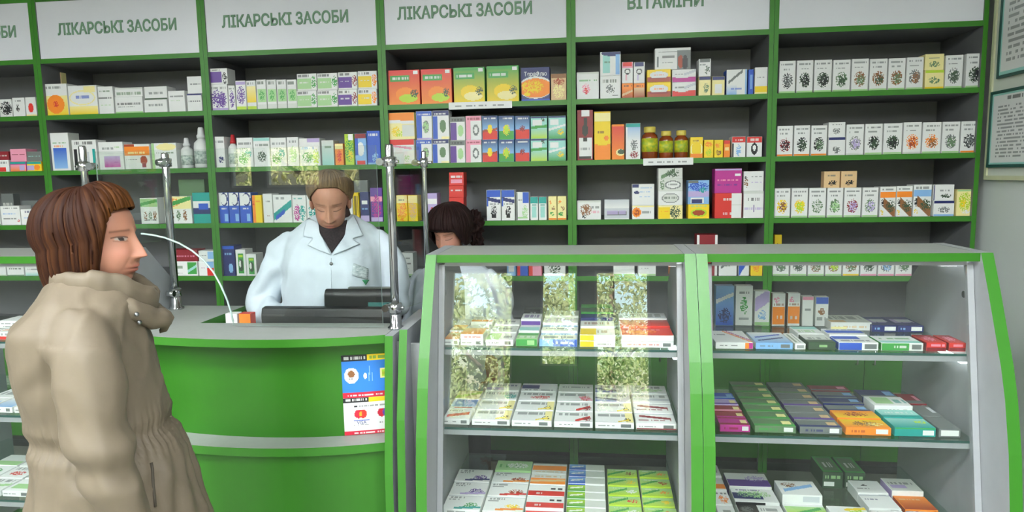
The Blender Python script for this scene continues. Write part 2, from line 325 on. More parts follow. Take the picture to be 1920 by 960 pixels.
b = B(); prism_x(b, [(-1.205, 0), (-1.213, hq-.03), (-1.205, hq), (-1.175, hq+.004), (-1.165, 0)], q0[0], q1[0]); bevel(obj('housing', b, M['black'], t), .006, 3)
b = B(); box(b, q0[0]+.01, q1[0]-.01, -1.2145, -1.2085, hq-.075, hq-.071); obj('seam_strip', b, M['steel'], t)
# ------------------------------------------------------------------ notice board on the right wall
t = thing('notice_board', 'pale framed notice board on the right wall beside the shelving', 'notice board', (RW, 0, 0))
y0 = -.03; y1 = -1.15; z0 = 1.555; z1 = 2.72
b = B(); box(b, -.022, -.001, y1, y0, z0, z1); obj('backing', b, M['cream'], t)
b = B()
for q in ((y1-.0, y0, z0-.02, z0), (y1, y0, z1, z1+.02), (y0, y0+.02, z0-.02, z1+.02), (y1-.02, y1, z0-.02, z1+.02)): box(b, -.03, -.001, q[0], q[1], q[2], q[3])
obj('board_frame', b, M['creamedge'], t)
# ------------------------------------------------------------------ printed cartons
PAL = {k: lin(v) for k, v in dict(W='e9ebe8', w='d6dad2', K='1d1f22', k='6e7472', G='3f9a45', g='a5d092', L='b4d433', Y='f0d01e', y='f3e8a2', O='f08a26', R='d2322c',
    r='86202a', P='5f3a92', p='b9a8d6', B='2b56bd', b='86b4e2', N='232c66', T='149a92', t='9cd6cd', M='b62d8c', m='e99ab2', S='c6cbd0', C='8a5c36', c='dcbb8c', D='39503a', d='5f7f5a', H='a03f1e').items()}
def paint(U, V, base, shapes, seed=0):
    col = np.empty(U.shape+(3,)); col[:] = PAL[base]; rs = np.random.RandomState(seed)
    for s in [q.strip() for q in shapes.split(';') if q.strip()]:
        a = s[1:].split(); k = s[0]
        if k == 'r':
            u0, v0, u1, v1 = map(float, a[:4]); m = (U > u0) & (U < u1) & (V > v0) & (V < v1); col[m] = PAL[a[4]]
        elif k == 'e':
            cu, cv, ru, rv = map(float, a[:4]); m = ((U-cu)/ru)**2+((V-cv)/rv)**2 < 1; col[m] = PAL[a[4]]
        elif k == 'g':                                    # two-ink blend printed between v0 and v1
            u0, v0, u1, v1 = map(float, a[:4]); m = (U > u0) & (U < u1) & (V > v0) & (V < v1); q = np.clip((V-v0)/(v1-v0), 0, 1)[..., None]
            mix = np.array(PAL[a[4]])*(1-q)+np.array(PAL[a[5]])*q; col[m] = mix[m]
        elif k == 't':                                    # a line of tiny illegible print
            u0, v0, u1, v1 = map(float, a[:4]); m = (U > u0) & (U < u1) & (V > v0) & (V < v1); nz = rs.rand(U.shape[1]) > .28
            m &= nz[None, :]; col[m] = col[m]*.25+np.array(PAL[a[4]])*.75
        elif k == 'n':                                    # speckled motif (herbs, fruit)
            cu, cv, ru, rv = map(float, a[:4]); d = ((U-cu)/ru)**2+((V-cv)/rv)**2; m = (d < 1) & (rs.rand(*U.shape) > .3+.25*d); col[m] = PAL[a[4]]
        elif k == 'd':                                    # swoosh band from (u0,v0) to (u1,v1)
            u0, v0, u1, v1, wd = map(float, a[:5]); vv = v0+(v1-v0)*(U-u0)/(u1-u0); m = (abs(V-vv) < wd) & (U > u0) & (U < u1); col[m] = PAL[a[5]]
    return col
CELL = .0042
_cm = {}
def carton_mesh(name, w, h, d, style, cell=CELL):
    """upright or flat folding carton, origin at the middle of its base; style = base|front|top|side ink|top ink"""
    key = (style, round(w, 3), round(h, 3), round(d, 3))
    if key in _cm: return _cm[key]
    p = (style+'||||').split('|'); base, fr, tp = p[0].strip(), p[1], p[2]; sc = p[3].strip() or base; tc = p[4].strip() or base
    vs, fs, cs = [], [], []
    e = min(.0012, h*.1, w*.1)
    def grid(o, du, dv, nu, nv, col):
        i0 = len(vs)
        for j in range(nv+1):
            for i in range(nu+1): vs.append(o+du*(i/nu)+dv*(j/nv))
        for j in range(nv):
            for i in range(nu):
                a = i0+j*(nu+1)+i; fs.append((a, a+1, a+nu+2, a+nu+1)); cs.append(col[j, i])
    def pal(shape, ink, shapes, nu, nv, seed):
        U, V = np.meshgrid((np.arange(nu)+.5)/nu, (np.arange(nv)+.5)/nv); return paint(U, V, ink, shapes, seed)
    sd = abs(hash(style)) % 9999 if False else sum(ord(c)*(i+1) for i, c in enumerate(style)) % 9999
    def n_(x, on): return max(1, min(40, int(round(x/cell)))) if on else 1
    A = np.array
    nu, nv = n_(w, fr), n_(h, fr); grid(A([-w/2+e, 0, e]), A([w-2*e, 0, 0]), A([0, 0, h-2*e]), nu, nv, pal(0, base, fr, nu, nv, sd))
    nu2, nv2 = n_(w, tp), n_(d, tp); grid(A([-w/2+e, e, h]), A([w-2*e, 0, 0]), A([0, d-2*e, 0]), nu2, nv2, pal(0, tc, tp, nu2, nv2, sd+1))
    one = lambda c: np.array(PAL[c]).reshape(1, 1, 3)
    grid(A([w/2, e, e]), A([0, d-2*e, 0]), A([0, 0, h-2*e]), 1, 1, one(sc)); grid(A([-w/2, d-e, e]), A([0, -(d-2*e), 0]), A([0, 0, h-2*e]), 1, 1, one(sc))
    grid(A([w/2-e, d, e]), A([-(w-2*e), 0, 0]), A([0, 0, h-2*e]), 1, 1, one(base)); grid(A([-w/2+e, d-e, 0]), A([w-2*e, 0, 0]), A([0, -(d-2*e), 0]), 1, 1, one(base))
    def q(*pts): 
        i = len(vs); vs.extend(A(x) for x in pts); fs.append(tuple(range(i, i+len(pts)))); cs.append(np.array(PAL[base]))
    for s in (1, -1):                                     # the folded edges and corners
        x, xi = s*w/2, s*(w/2-e)
        q((xi, 0, e), (x, e, e), (x, e, h-e), (xi, 0, h-e)) if s > 0 else q((x, e, e), (xi, 0, e), (xi, 0, h-e), (x, e, h-e))
        q((x, e, h-e), (x, d-e, h-e), (xi, d-e, h), (xi, e, h)) if s > 0 else q((x, d-e, h-e), (x, e, h-e), (xi, e, h), (xi, d-e, h))
        q((x, d-e, e), (xi, d, e), (xi, d, h-e), (x, d-e, h-e)) if s > 0 else q((xi, d, e), (x, d-e, e), (x, d-e, h-e), (xi, d, h-e))
        q((x, e, e), (xi, e, 0), (xi, d-e, 0), (x, d-e, e)) if s > 0 else q((xi, e, 0), (x, e, e), (x, d-e, e), (xi, d-e, 0))
        for (yy, yi) in ((0, e), (d, d-e)):
            q((xi, yy, h-e), (x, yi, h-e), (xi, yi, h)); q((xi, yy, e), (xi, yi, 0), (x, yi, e))
    q((-w/2+e, 0, h-e), (w/2-e, 0, h-e), (w/2-e, e, h), (-w/2+e, e, h)); q((-w/2+e, d, h-e), (-w/2+e, d-e, h), (w/2-e, d-e, h), (w/2-e, d, h-e))
    q((-w/2+e, e, 0), (w/2-e, e, 0), (w/2-e, 0, e), (-w/2+e, 0, e)); q((-w/2+e, d-e, 0), (-w/2+e, d, e), (w/2-e, d, e), (w/2-e, d-e, 0))
    me = bpy.data.meshes.new(name); me.from_pydata([tuple(v) for v in vs], [], fs)
    ca = me.color_attributes.new('Col', 'FLOAT_COLOR', 'CORNER'); buf = np.ones((len(me.loops), 4), np.float32)
    i = 0
    for f, c in zip(fs, cs): buf[i:i+len(f), :3] = c; i += len(f)
    ca.data.foreach_set('color', buf.ravel()); me.materials.append(M['carton']); me.update()
    _cm[key] = me; return me
def carton(name, label, cat, group, w, h, d, style, loc, rz=0):
    o = bpy.data.objects.new(name, carton_mesh(name, w, h, d, style)); C.objects.link(o); o.location = loc; o.rotation_euler = (0, 0, rz)
    return tag(o, label, cat, group)
ORD = ['first', 'second', 'third', 'fourth', 'fifth', 'sixth', 'seventh', 'eighth', 'ninth', 'tenth', 'eleventh', 'twelfth', 'thirteenth', 'fourteenth', 'fifteenth', 'sixteenth', 'seventeenth', 'eighteenth', 'nineteenth', 'twentieth']
SHN = ['top shelf', 'second shelf', 'third shelf', 'fourth shelf']
def rowpos(k, n):
    return 'leftmost' if k == 0 else 'rightmost' if k == n-1 else ORD[k]+' from left'
YF = .018
def jar_obj(x0, x1, ytop, zb, yf, lab, grp):
    a, c = aty(x0, ytop, yf), aty(x1, ytop, yf); r = (c[0]-a[0])/2; h = aty((x0+x1)/2, ytop, yf)[2]-zb
    t = thing('vitamin_jar', lab, 'jar', ((a[0]+c[0])/2, yf+r, zb), grp)
    b = B(); lathe(b, [(r*.9, 0), (r, .006), (r, h*.66), (r*.93, h*.74), (r*.62, h*.80), (r*.62, h*.82)]); obj('jar_body', b, M['amber'], t)
    b = B(); lathe(b, [(r*1.012, h*.22), (r*1.012, h*.64)]); obj('wrap_label', b, M['jarlabel'], t)
    b = B(); lathe(b, [(r*.68, h*.82), (r*.72, h*.84), (r*.72, h*.99), (r*.66, h)]); obj('screw_cap', b, M['yellowcap'], t)
def bottle_obj(x0, x1, ytop, zb, yf, lab, grp, cap='whitecap', body='whiteplastic'):
    a, c = aty(x0, ytop+30, yf), aty(x1, ytop+30, yf); r = (c[0]-a[0])/2; h = aty((x0+x1)/2, ytop, yf)[2]-zb
    t = thing('plastic_bottle', lab, 'bottle', ((a[0]+c[0])/2, yf+r, zb), grp)
    b = B(); lathe(b, [(r*.9, 0), (r, .005), (r, h*.52), (r*.92, h*.62), (r*.5, h*.70), (r*.42, h*.73)]); obj('bottle_body', b, M[body], t)
    b = B(); lathe(b, [(r*.55, h*.73), (r*.58, h*.80), (r*.44, h*.83), (r*.36, h*.97), (r*.28, h)]); obj('screw_cap', b, M[cap], t)
    b = B(); lathe(b, [(r*1.01, h*.1), (r*1.01, h*.42)]); obj('wrap_label', b, M['bottlelabel'], t)
M.update(amber=mat('amber_glass', '8a3f14', .2, nz=.25, nscale=30, coat=.5), jarlabel=mat('yellow_jar_label', 'd8cf2c', .45, nz=.5, nscale=55, vary='8fae3a'), yellowcap=mat('yellow_cap', 'd9c65a', .4, nz=.1, nscale=60),
    whiteplastic=mat('white_plastic', 'dfe3e0', .35, nz=.04, nscale=30), whitecap=mat('white_cap', 'e6e9e8', .35, nz=.05, nscale=60), bottlelabel=mat('bottle_label', 'd2dcd4', .5, nz=.3, nscale=70, vary='7f948c'), redcap=mat('red_cap', 'b8242c', .4, nz=.1, nscale=40),
    dust=mat('grey_film', 'b9bfbd', .3))
def wrow(bay, sh, items, used=[]):
    """items: (x0, x1, [ytops from the bottom up], style or [styles], look or [looks], depth, set-back)"""
    n = len(items); grp = 'goods on the %s of the %s' % (SHN[sh], BAY[bay])
    for k, it in enumerate(items):
        x0, x1, yt, st, lk = it[:5]; d = it[5] if len(it) > 5 else .085; yf = YF + (it[6] if len(it) > 6 else 0)
        yt = yt if isinstance(yt, list) else [yt]; zb = SZ[sh]
        for j, y in enumerate(yt):
            s = st[j] if isinstance(st, list) else st; l = lk[j] if isinstance(lk, list) else lk
            pos = '%s, %s, %s' % (rowpos(k, n), SHN[sh], BAY[bay])
            if len(yt) == 2: pos = ['lower, ', 'upper, '][j] + pos
            elif len(yt) > 2: pos = (['lowest, ', 'second lowest, ', 'third lowest, '][j] if j < len(yt)-1 else 'topmost, ') + pos
            lab = '%s, %s' % (l, pos)
            if s == 'JAR': jar_obj(x0, x1, y, zb, yf, lab, grp); continue
            if s.startswith('BOT'): bottle_obj(x0, x1, y, zb, yf, lab, grp, *(s.split()[1:])); continue
            ym = y + 20; a, c = aty(x0, ym, yf)[0], aty(x1, ym, yf)[0]; zt = aty((x0+x1)/2, y, yf)[2]
            if zt < zb+.01: zt = zb+.03
            carton('tea_carton' if 'tea carton' in l else 'medicine_carton', lab, 'medicine box', grp, c-a-.0014, zt-zb-.0004, d, s, ((a+c)/2, yf, zb)); zb = zt
# ------------------------------------------------------------------ goods on the wall shelves, bay by bay
TXT = 't.12 .72 .88 .8 k;t.15 .5 .8 .56 K;t.15 .3 .6 .35 k;r0 0 1 .07 g'
WHT = 'W|' + TXT; WG = 'W|t.1 .62 .9 .72 D;t.1 .5 .7 .56 k;r0 .0 1 .08 G'
# leftmost bay
wrow(0, 0, [(-22, -2, 186, WHT, 'white carton with green base'), (0, 23, 186, 'W|n.5 .5 .5 .4 K;n.7 .4 .3 .3 K', 'white carton with black blotch print'), (24, 47, 183, 'W|n.4 .45 .14 .2 K;t.2 .8 .8 .88 k', 'white carton with one black dot'), (48, 68, 182, 'W|e.5 .45 .25 .25 R;r0 0 1 .08 y', 'white carton with red dot')])
wrow(0, 1, [(-15, 18, [300, 284], ['W|r0 0 .8 .35 R;t.1 .7 .9 .85 k', 'r|t.1 .4 .9 .6 w'], ['white carton with red corner', 'dark red carton']), (20, 50, [303, 279], ['M|r0 .75 1 1 T;g0 0 1 .7 O m;r.6 .1 .9 .6 p', 'm|t.1 .5 .9 .6 r'], ['orange and pink striped carton', 'dull pink carton']), (51, 79, [303, 284], ['Y|r0 .75 1 1 T;r.0 .1 .5 .6 p;e.7 .4 .2 .3 O', 'k|t.1 .5 .9 .6 t'], ['yellow carton with teal lid', 'grey carton'])])
wrow(0, 2, [(-20, 0, 388, WG, 'white green carton'), (2, 38, 386, 'W|t.1 .85 .9 .92 k;t.1 .55 .8 .62 b;t.1 .3 .8 .36 k;n.9 .2 .08 .08 R', 'tall white carton with grey print'), (40, 74, 392, 'W|t.2 .78 .6 .9 N;t.1 .4 .7 .5 b;r.75 0 1 1 y;n.8 .7 .1 .1 O', 'white carton with yellow end'), (3, 26, 363, 'k|t.1 .6 .9 .7 w', 'dull grey carton standing behind', .05, .12), (42, 72, 376, 'k|t.1 .5 .9 .6 c', 'low grey carton standing behind', .05, .12)])
wrow(0, 3, [(-20, 12, 497, WHT, 'white carton with fine print'), (14, 46, 497, WG, 'white and green carton'), (48, 82, 498, 'W|g0 0 1 .4 t W;t.1 .6 .9 .7 k', 'white carton fading to teal')])
# second bay
WT = 'W|t.08 .52 .92 .64 K;t.1 .35 .7 .4 k;r0 0 1 .08 g'
wrow(1, 0, [(80, 126, 157, 'W|g0 0 1 .62 Y y;e.5 .35 .36 .3 O;e.5 .35 .22 .18 O;n.5 .35 .12 .1 R;t.15 .84 .75 .92 k', 'white carton with orange sun burst'), (128, 182, 160, 'W|g0 0 1 .3 Y y;e.48 .58 .46 .26 y;e.48 .58 .42 .22 W;t.25 .54 .75 .66 B;r.55 .75 .95 .98 y', 'yellow white carton with oval badge'), (184, 212, 162, 'W|t.0 .55 .9 .62 K;t.1 .8 .8 .86 d;t.1 .3 .8 .34 g', 'narrow white carton'), (216, 268, [181, 164], [WT, 'W|t.05 .2 .95 .5 d;r0 .85 1 1 w'], ['wide white carton with dark print', 'white lid carton']), (271, 314, [187, 162], ['W|t.2 .5 .8 .7 k', 'W|r0 0 1 .1 D;t.2 .4 .8 .6 k'], 'small white carton'), (316, 347, 170, 'W|t.1 .7 .9 .76 k;t.1 .5 .7 .55 g', 'plain white carton'), (351, 379, [175, 143], ['W|t.1 .5 .9 .62 k;r0 .9 1 1 N', 'W|t.1 .5 .9 .6 k'], 'little white carton'), (84, 116, 136, 'y|g0 0 1 1 w c', 'pale buff carton standing behind', .04, .12)])
wrow(1, 1, [(93, 129, 249, 'W|g.15 .06 .85 .6 b B;t.15 .72 .85 .76 G;t.2 .62 .8 .68 O||w', 'white carton with blue square'), (135, 181, 262, 'W|r.05 0 .2 .7 K;r.32 0 .42 .7 K;r.6 .1 .7 .6 S;r.82 .2 .95 .7 T;t.12 .85 .88 .94 K;r.45 .4 .6 .7 S', 'white carton with black bars'), (185, 231, 266, 'W|g.2 .08 .85 .5 M p;t.15 .74 .6 .82 k;t.65 .78 .85 .84 g', 'white carton with magenta square'), (233, 281, 270, 'W|r0 .55 1 .92 O;r0 .92 .4 1 H;t.1 .6 .8 .7 y;e.75 .35 .14 .18 H;r.68 .05 .84 .2 r;t.05 .35 .5 .4 k', 'orange topped white carton'), (284, 331, 268, 'W|e.6 .85 .4 .14 y;r0 0 .12 1 g;t.2 .6 .9 .66 d;n.3 .2 .12 .12 g', 'white carton with green spine'), (334, 355, 258, 'BOT', 'small white plastic bottle'), (357, 383, 238, 'BOT', 'tall white plastic bottle')])
FIG = 'W|r0 .66 1 .98 g;d.0 .75 1 .9 .06 G;n.25 .3 .1 .2 C;n.55 .3 .1 .2 d;n.82 .3 .1 .2 C;t.1 .12 .9 .16 k'
wrow(1, 2, [(84, 104, 372, WG, 'white green carton beside shelf divider'), (263, 296, 371, FIG, 'green white carton with brown figures'), (308, 359, 368, 'W|r0 .55 1 1 y;n.3 .78 .3 .16 O;d.2 .7 1 .95 .08 G;n.25 .28 .08 .22 C;n.5 .3 .08 .22 d;n.75 .3 .08 .22 C', 'yellow topped carton with brown figures'), (361, 397, 361, 'T|r0 .5 1 .72 W;r0 .3 1 .5 N;g0 0 1 .25 T T;r.3 .45 .8 .66 B;r0 .9 1 1 T', 'teal and blue carton'), (335, 384, 336, 'd|t.1 .5 .9 .6 k', 'dull green carton standing behind', .05, .13)])
wrow(1, 3, [(318, 371, [490, 468], ['W|t.1 .5 .55 .7 d;r.66 .1 .98 .95 G;d.66 .3 .98 .7 .1 t;t.1 .15 .5 .22 k', 'r|t.1 .4 .9 .5 m'], ['white carton with green end', 'dark red flat carton']), (373, 402, [490, 470], ['W|r.55 0 1 .55 R;r.55 .55 1 1 b;t.1 .5 .5 .6 M', 'W|r.6 .2 1 .9 b;t.1 .5 .5 .6 k'], ['white carton with red corner', 'white carton with blue corner'])])
# third bay
PUR = 'W|n.45 .45 .42 .36 P;n.7 .4 .25 .3 P;t.1 .82 .9 .9 k;r0 .0 1 .1 p'
GRN = 'W|r.1 .24 1 .68 g;n.55 .46 .3 .18 G;t.1 .84 .8 .94 D;r0 0 1 .16 w'
def SMK(a, b_): return 'W|r0 .1 .72 .72 %s;n.86 .5 .14 .35 %s;t.05 .82 .6 .94 K;t.1 .45 .6 .52 W;r0 0 1 .06 w' % (a, b_)
wrow(2, 0, [(394, 427, [158, 128], [PUR, 'W|r0 .1 .66 .78 P;n.85 .4 .14 .4 K;t.1 .86 .6 .94 k'], ['purple patterned white carton', 'white carton with purple block']), (428, 441, 160, 'W|n.5 .45 .4 .36 P;t.1 .84 .9 .92 k', 'narrow purple white carton'), (442, 461, 151, 'W|n.5 .5 .45 .32 P;r0 .86 1 .98 p;r0 0 1 .1 L', 'purple white carton'), (462, 480, 151, 'W|g0 .25 1 .8 Y y;t.1 .86 .8 .94 k;r0 .0 1 .1 L', 'white carton with yellow block')] +
    [(481+19*i, 499+19*i, 149, GRN, 'slim white carton with green motif') for i in range(4)] +
    [(557, 594, [170, 138], SMK('g', 'G'), 'green white carton with curl'), (595, 633, [169, 137], SMK('g', 'G'), 'green and white carton'), (634, 670, [168, 135], SMK('P', 'r'), 'purple and white carton'), (671, 707, [167, 133], SMK('Y', 'O'), 'yellow and white carton')])
LEAF = 'W|n.4 .3 .35 .22 G;n.7 .45 .2 .15 T;t.1 .75 .9 .84 k;t.2 .6 .7 .66 d'
wrow(2, 1, [(403, 421, 256, 'W|n.6 .25 .3 .12 N;t.1 .8 .9 .88 k', 'slim white carton'), (424, 442, 252, 'BOT redcap', 'white bottle with red cap'), (444, 474, 258, LEAF, 'white carton with green leaf'), (475, 506, 258, 'W|n.5 .35 .3 .2 D;t.1 .7 .9 .8 D;r0 .9 1 1 t', 'white carton with dark leaf'), (507, 537, 258, LEAF, 'white carton with leafy print'), (538, 560, 257, 'W|n.5 .4 .3 .3 g;t.1 .8 .9 .9 k', 'white carton with pale herb'), (561, 600, 259, 'W|n.4 .3 .3 .2 G;n.8 .3 .16 .3 L;r.4 .86 1 1 p;t.1 .6 .7 .68 b', 'white carton with lime corner'), (603, 626, 263, 'w|g0 0 1 1 t w;t.2 .7 .8 .78 d', 'pale green carton'), (628, 644, 269, 'O|r0 .75 1 1 y;n.5 .4 .3 .3 R', 'orange carton'), (646, 663, 251, 'L|n.5 .5 .5 .45 G;r.4 .8 1 1 W;n.6 .3 .3 .2 Y', 'green and yellow carton'), (665, 687, 250, 'b|r0 .85 1 1 r;e.5 .5 .3 .22 W;r.1 0 .9 .12 R;r0 .3 .3 .85 B', 'blue carton with red top'), (688, 713, 245, 'B|t.1 .84 .8 .92 W;r0 0 1 .05 b;n.6 .2 .25 .15 b', 'plain blue carton')])
BLU = 'B|r0 .58 1 1 W;e.62 .78 .36 .22 N;e.56 .78 .32 .17 W;r.55 .05 .9 .3 b;t.2 .44 .8 .5 W'
wrow(2, 2, [(409, 428, 361, BLU, 'blue carton with white top'), (429, 448, 361, BLU, 'blue carton with white top'), (449, 471, 361, BLU, 'blue carton with white top'), (473, 491, 366, 'Y|r0 0 .28 1 O;n.1 .7 .12 .1 R;t.35 .75 .9 .82 O', 'yellow carton with orange edge'), (493, 511, 363, 'W|t.2 .7 .8 .76 k;t.3 .2 .6 .26 C', 'slim white carton'), (512, 547, 365, 'W|d.0 .2 1 .7 .13 T;d.1 .15 .6 .4 .08 B;t.1 .85 .6 .92 k', 'white carton with teal wave'), (548, 574, 366, 'W|n.3 .35 .25 .32 M;n.7 .35 .25 .3 T;t.1 .85 .8 .92 T', 'white carton with pink swirl'), (575, 600, 366, 'W|n.5 .4 .4 .3 T;t.1 .85 .8 .92 T', 'white carton with teal swirl'), (640, 661, 362, WG, 'white green carton'), (662, 673, 361, 'Y|t.1 .2 .9 .9 K', 'slim yellow carton'), (675, 692, 360, 'N|r.2 .6 .8 .72 W;r0 0 1 .2 p;t.2 .4 .8 .46 b', 'navy carton'), (694, 717, 352, 'P|r0 .6 1 .75 m;n.5 .4 .4 .4 M;r0 0 1 .12 p', 'purple carton'), (664, 690, 338, 'k|t.1 .4 .9 .5 w', 'grey carton standing behind', .05, .13)])
BTL = 'W|r.2 .08 .8 .85 G;e.5 .4 .24 .24 D;e.4 .45 .1 .15 W;r.3 .7 .7 .8 L'
wrow(2, 3, [(417, 440, 461, 'N|t.15 .7 .85 .78 b;e.65 .25 .2 .16 b;r0 .9 1 1 B', 'navy blue carton'), (442, 461, 468, BTL, 'white carton with green panel'), (462, 481, 476, BTL, 'smaller white carton with green panel'), (690, 712, 474, WHT, 'white carton beside shelf divider')])
# fourth bay
def SOAP(a, b_, c_, g1): return a+'|g0 0 1 .95 %s %s;r0 .93 1 1 %s;r.06 .68 .68 .84 G;t.1 .72 .64 .8 W;e.52 .3 .3 .2 %s;e.62 .18 .3 .12 %s;n.82 .32 .12 .12 D;r.8 .88 .96 .97 W|| %s' % (b_, a, a, c_, g1, a)
ORS = SOAP('R', 'O', 'O', 'L'); GRS = SOAP('G', 'Y', 'Y', 'y')
STRIP = 'W|t.08 .3 .92 .6 k'
wrow(3, 0, [(728, 787, 131, ORS, 'red carton with orange fruit'), (789, 847, 129, ORS, 'red carton with orange fruit'), (850, 909, 126, GRS, 'green carton with lemon picture'), (912, 973, 123, GRS, 'green carton with lemon picture'), (977, 1031, 126, 'N|r0 .9 1 1 N;e.5 .4 .62 .34 W;e.5 .38 .6 .29 O;n.4 .42 .4 .2 Y;r0 0 1 .06 B;e.2 .2 .12 .06 Y', 'blue carton with orange drink picture'), (1033, 1062, 138, 'c|n.5 .35 .4 .3 y;n.5 .7 .4 .15 H;r0 .85 1 1 C', 'beige carton with brown print')])
wrow(3, 1, [(729, 777, [261, 211], ['W|r0 .78 1 1 R;d.1 .75 .9 .62 .04 m;n.65 .2 .2 .14 g;r0 .0 .6 .5 w', 'y|r0 .7 1 1 O;d0 .68 1 .62 .06 W;n.25 .3 .16 .2 Y;n.4 .2 .14 .12 L;r.5 .1 1 .55 w'], ['red topped white carton', 'orange topped cream carton'])] +
    [(x0, x1, [y1, y0], s, l) for x0, x1, y1, y0, s, l in (
    (780, 810, 262, 208, 'W|r0 0 .34 1 B;r0 .82 1 1 B;e.62 .45 .2 .22 k;n.62 .45 .2 .2 g;t.1 .86 .9 .93 W;r0 0 1 .06 p', 'blue white carton'), (811, 842, 261, 207, 'W|r0 0 .3 .8 B;r0 .82 1 1 N;e.62 .45 .2 .22 d;t.1 .86 .9 .93 W;r.5 0 1 .08 y', 'blue white carton'),
    (844, 872, 263, 219, 'W|r0 0 .42 .75 P;r0 .8 1 1 k;e.7 .4 .2 .25 g;t.1 .84 .9 .92 K', 'purple white carton'), (873, 903, 262, 217, 'W|r0 0 .3 1 m;r0 .8 1 1 m;e.64 .4 .2 .24 k;e.64 .4 .12 .14 W;t.1 .84 .9 .92 r', 'pink white carton'),
    (904, 933, 262, 217, 'b|g0 .4 1 1 b N;r0 0 1 .38 R;d0 .36 1 .44 .05 H;e.5 .44 .16 .2 Y;t.1 .86 .9 .93 W', 'blue carton with red base'), (935, 964, 262, 217, 'b|g0 .4 1 1 b N;r0 0 1 .38 G;n.5 .4 .25 .25 Y;e.5 .42 .16 .2 L;t.1 .86 .9 .93 W', 'blue carton with green base'),
    (966, 993, 261, 217, 'b|g0 .4 1 1 b N;r0 0 1 .4 R;n.5 .44 .2 .14 r;t.1 .86 .9 .93 W', 'blue carton with dark red base'), (995, 1026, 260, 218, 't|g0 0 1 .5 L t;d0 .5 1 .56 .06 G;n.75 .85 .12 .08 D;r0 .92 1 1 N;r.1 .6 .7 .85 W', 'aqua carton with lime base'), (1028, 1061, 260, 217, 't|g0 0 1 .5 G t;d0 .4 1 .6 .05 W;n.7 .3 .2 .14 Y;r0 .92 1 1 N;r.1 .6 .6 .85 W', 'aqua carton with green base'))])
DOG = 'W|r0 .78 1 1 B;d0 .72 1 .62 .06 N;r0 .45 .1 .75 B;n.5 .3 .22 .2 K;r.35 .08 .65 .2 K;t.2 .5 .9 .56 k'
wrow(3, 2, [(743, 764, 366, 'Y|n.5 .4 .45 .4 O;r0 .7 1 1 y;t.1 .8 .9 .86 k', 'yellow carton with orange print'), (765, 783, 366, 'Y|n.5 .4 .45 .4 c;r0 .7 1 1 y', 'yellow carton with buff print'), (801, 820, 362, 'p|r0 .6 1 .8 W;n.5 .3 .3 .2 R', 'lilac carton behind slim post'), (842, 870, [370, 348, 323], ['R|t.1 .5 .9 .7 W', 'R|t.1 .5 .9 .7 W', 'R|r.1 .15 .9 .45 m;t.1 .6 .9 .75 W'], 'red carton above dark hair'), (912, 939, 356, DOG, 'navy topped white carton'), (940, 965, 356, DOG, 'navy topped white carton'), (967, 992, 360, 'W|r.5 .6 1 1 B;n.7 .3 .25 .22 g;r0 0 .12 1 k;t.15 .7 .45 .76 k;r.1 .06 .9 .12 g', 'white carton with blue corner'), (994, 1009, 369, 'W|r0 .72 1 1 T;r.15 .1 .85 .6 t;t.2 .62 .8 .68 T', 'slim teal topped carton'), (1010, 1025, 369, 'W|r0 .72 1 1 T;r.15 .1 .85 .6 t;t.2 .62 .8 .68 T', 'slim teal topped carton'), (1028, 1044, 368, 'y|n.3 .75 .2 .1 O;n.6 .5 .25 .1 C;n.4 .25 .3 .1 G;r0 0 1 .08 O', 'cream carton with orange dots'), (1045, 1062, 368, 'y|n.3 .75 .2 .1 O;n.6 .5 .25 .1 C;n.4 .25 .3 .1 G;r0 0 1 .08 O', 'cream carton with orange dots')])
wrow(3, 3, [(752, 775, 474, WHT, 'white carton beside the chrome post'), (950, 967, 478, 'b|r.2 .2 .8 .6 W', 'pale blue carton'), (969, 990, 478, 'B|r0 0 .3 1 R;t.4 .5 .9 .6 W', 'blue carton with red spine'), (991, 1016, 478, 'R|r.3 0 1 .6 m;t.2 .7 .9 .8 W', 'red and pink carton'), (1020, 1060, 478, 'W|n.5 .4 .3 .3 D;t.1 .8 .9 .9 k', 'white carton with dark motif')])
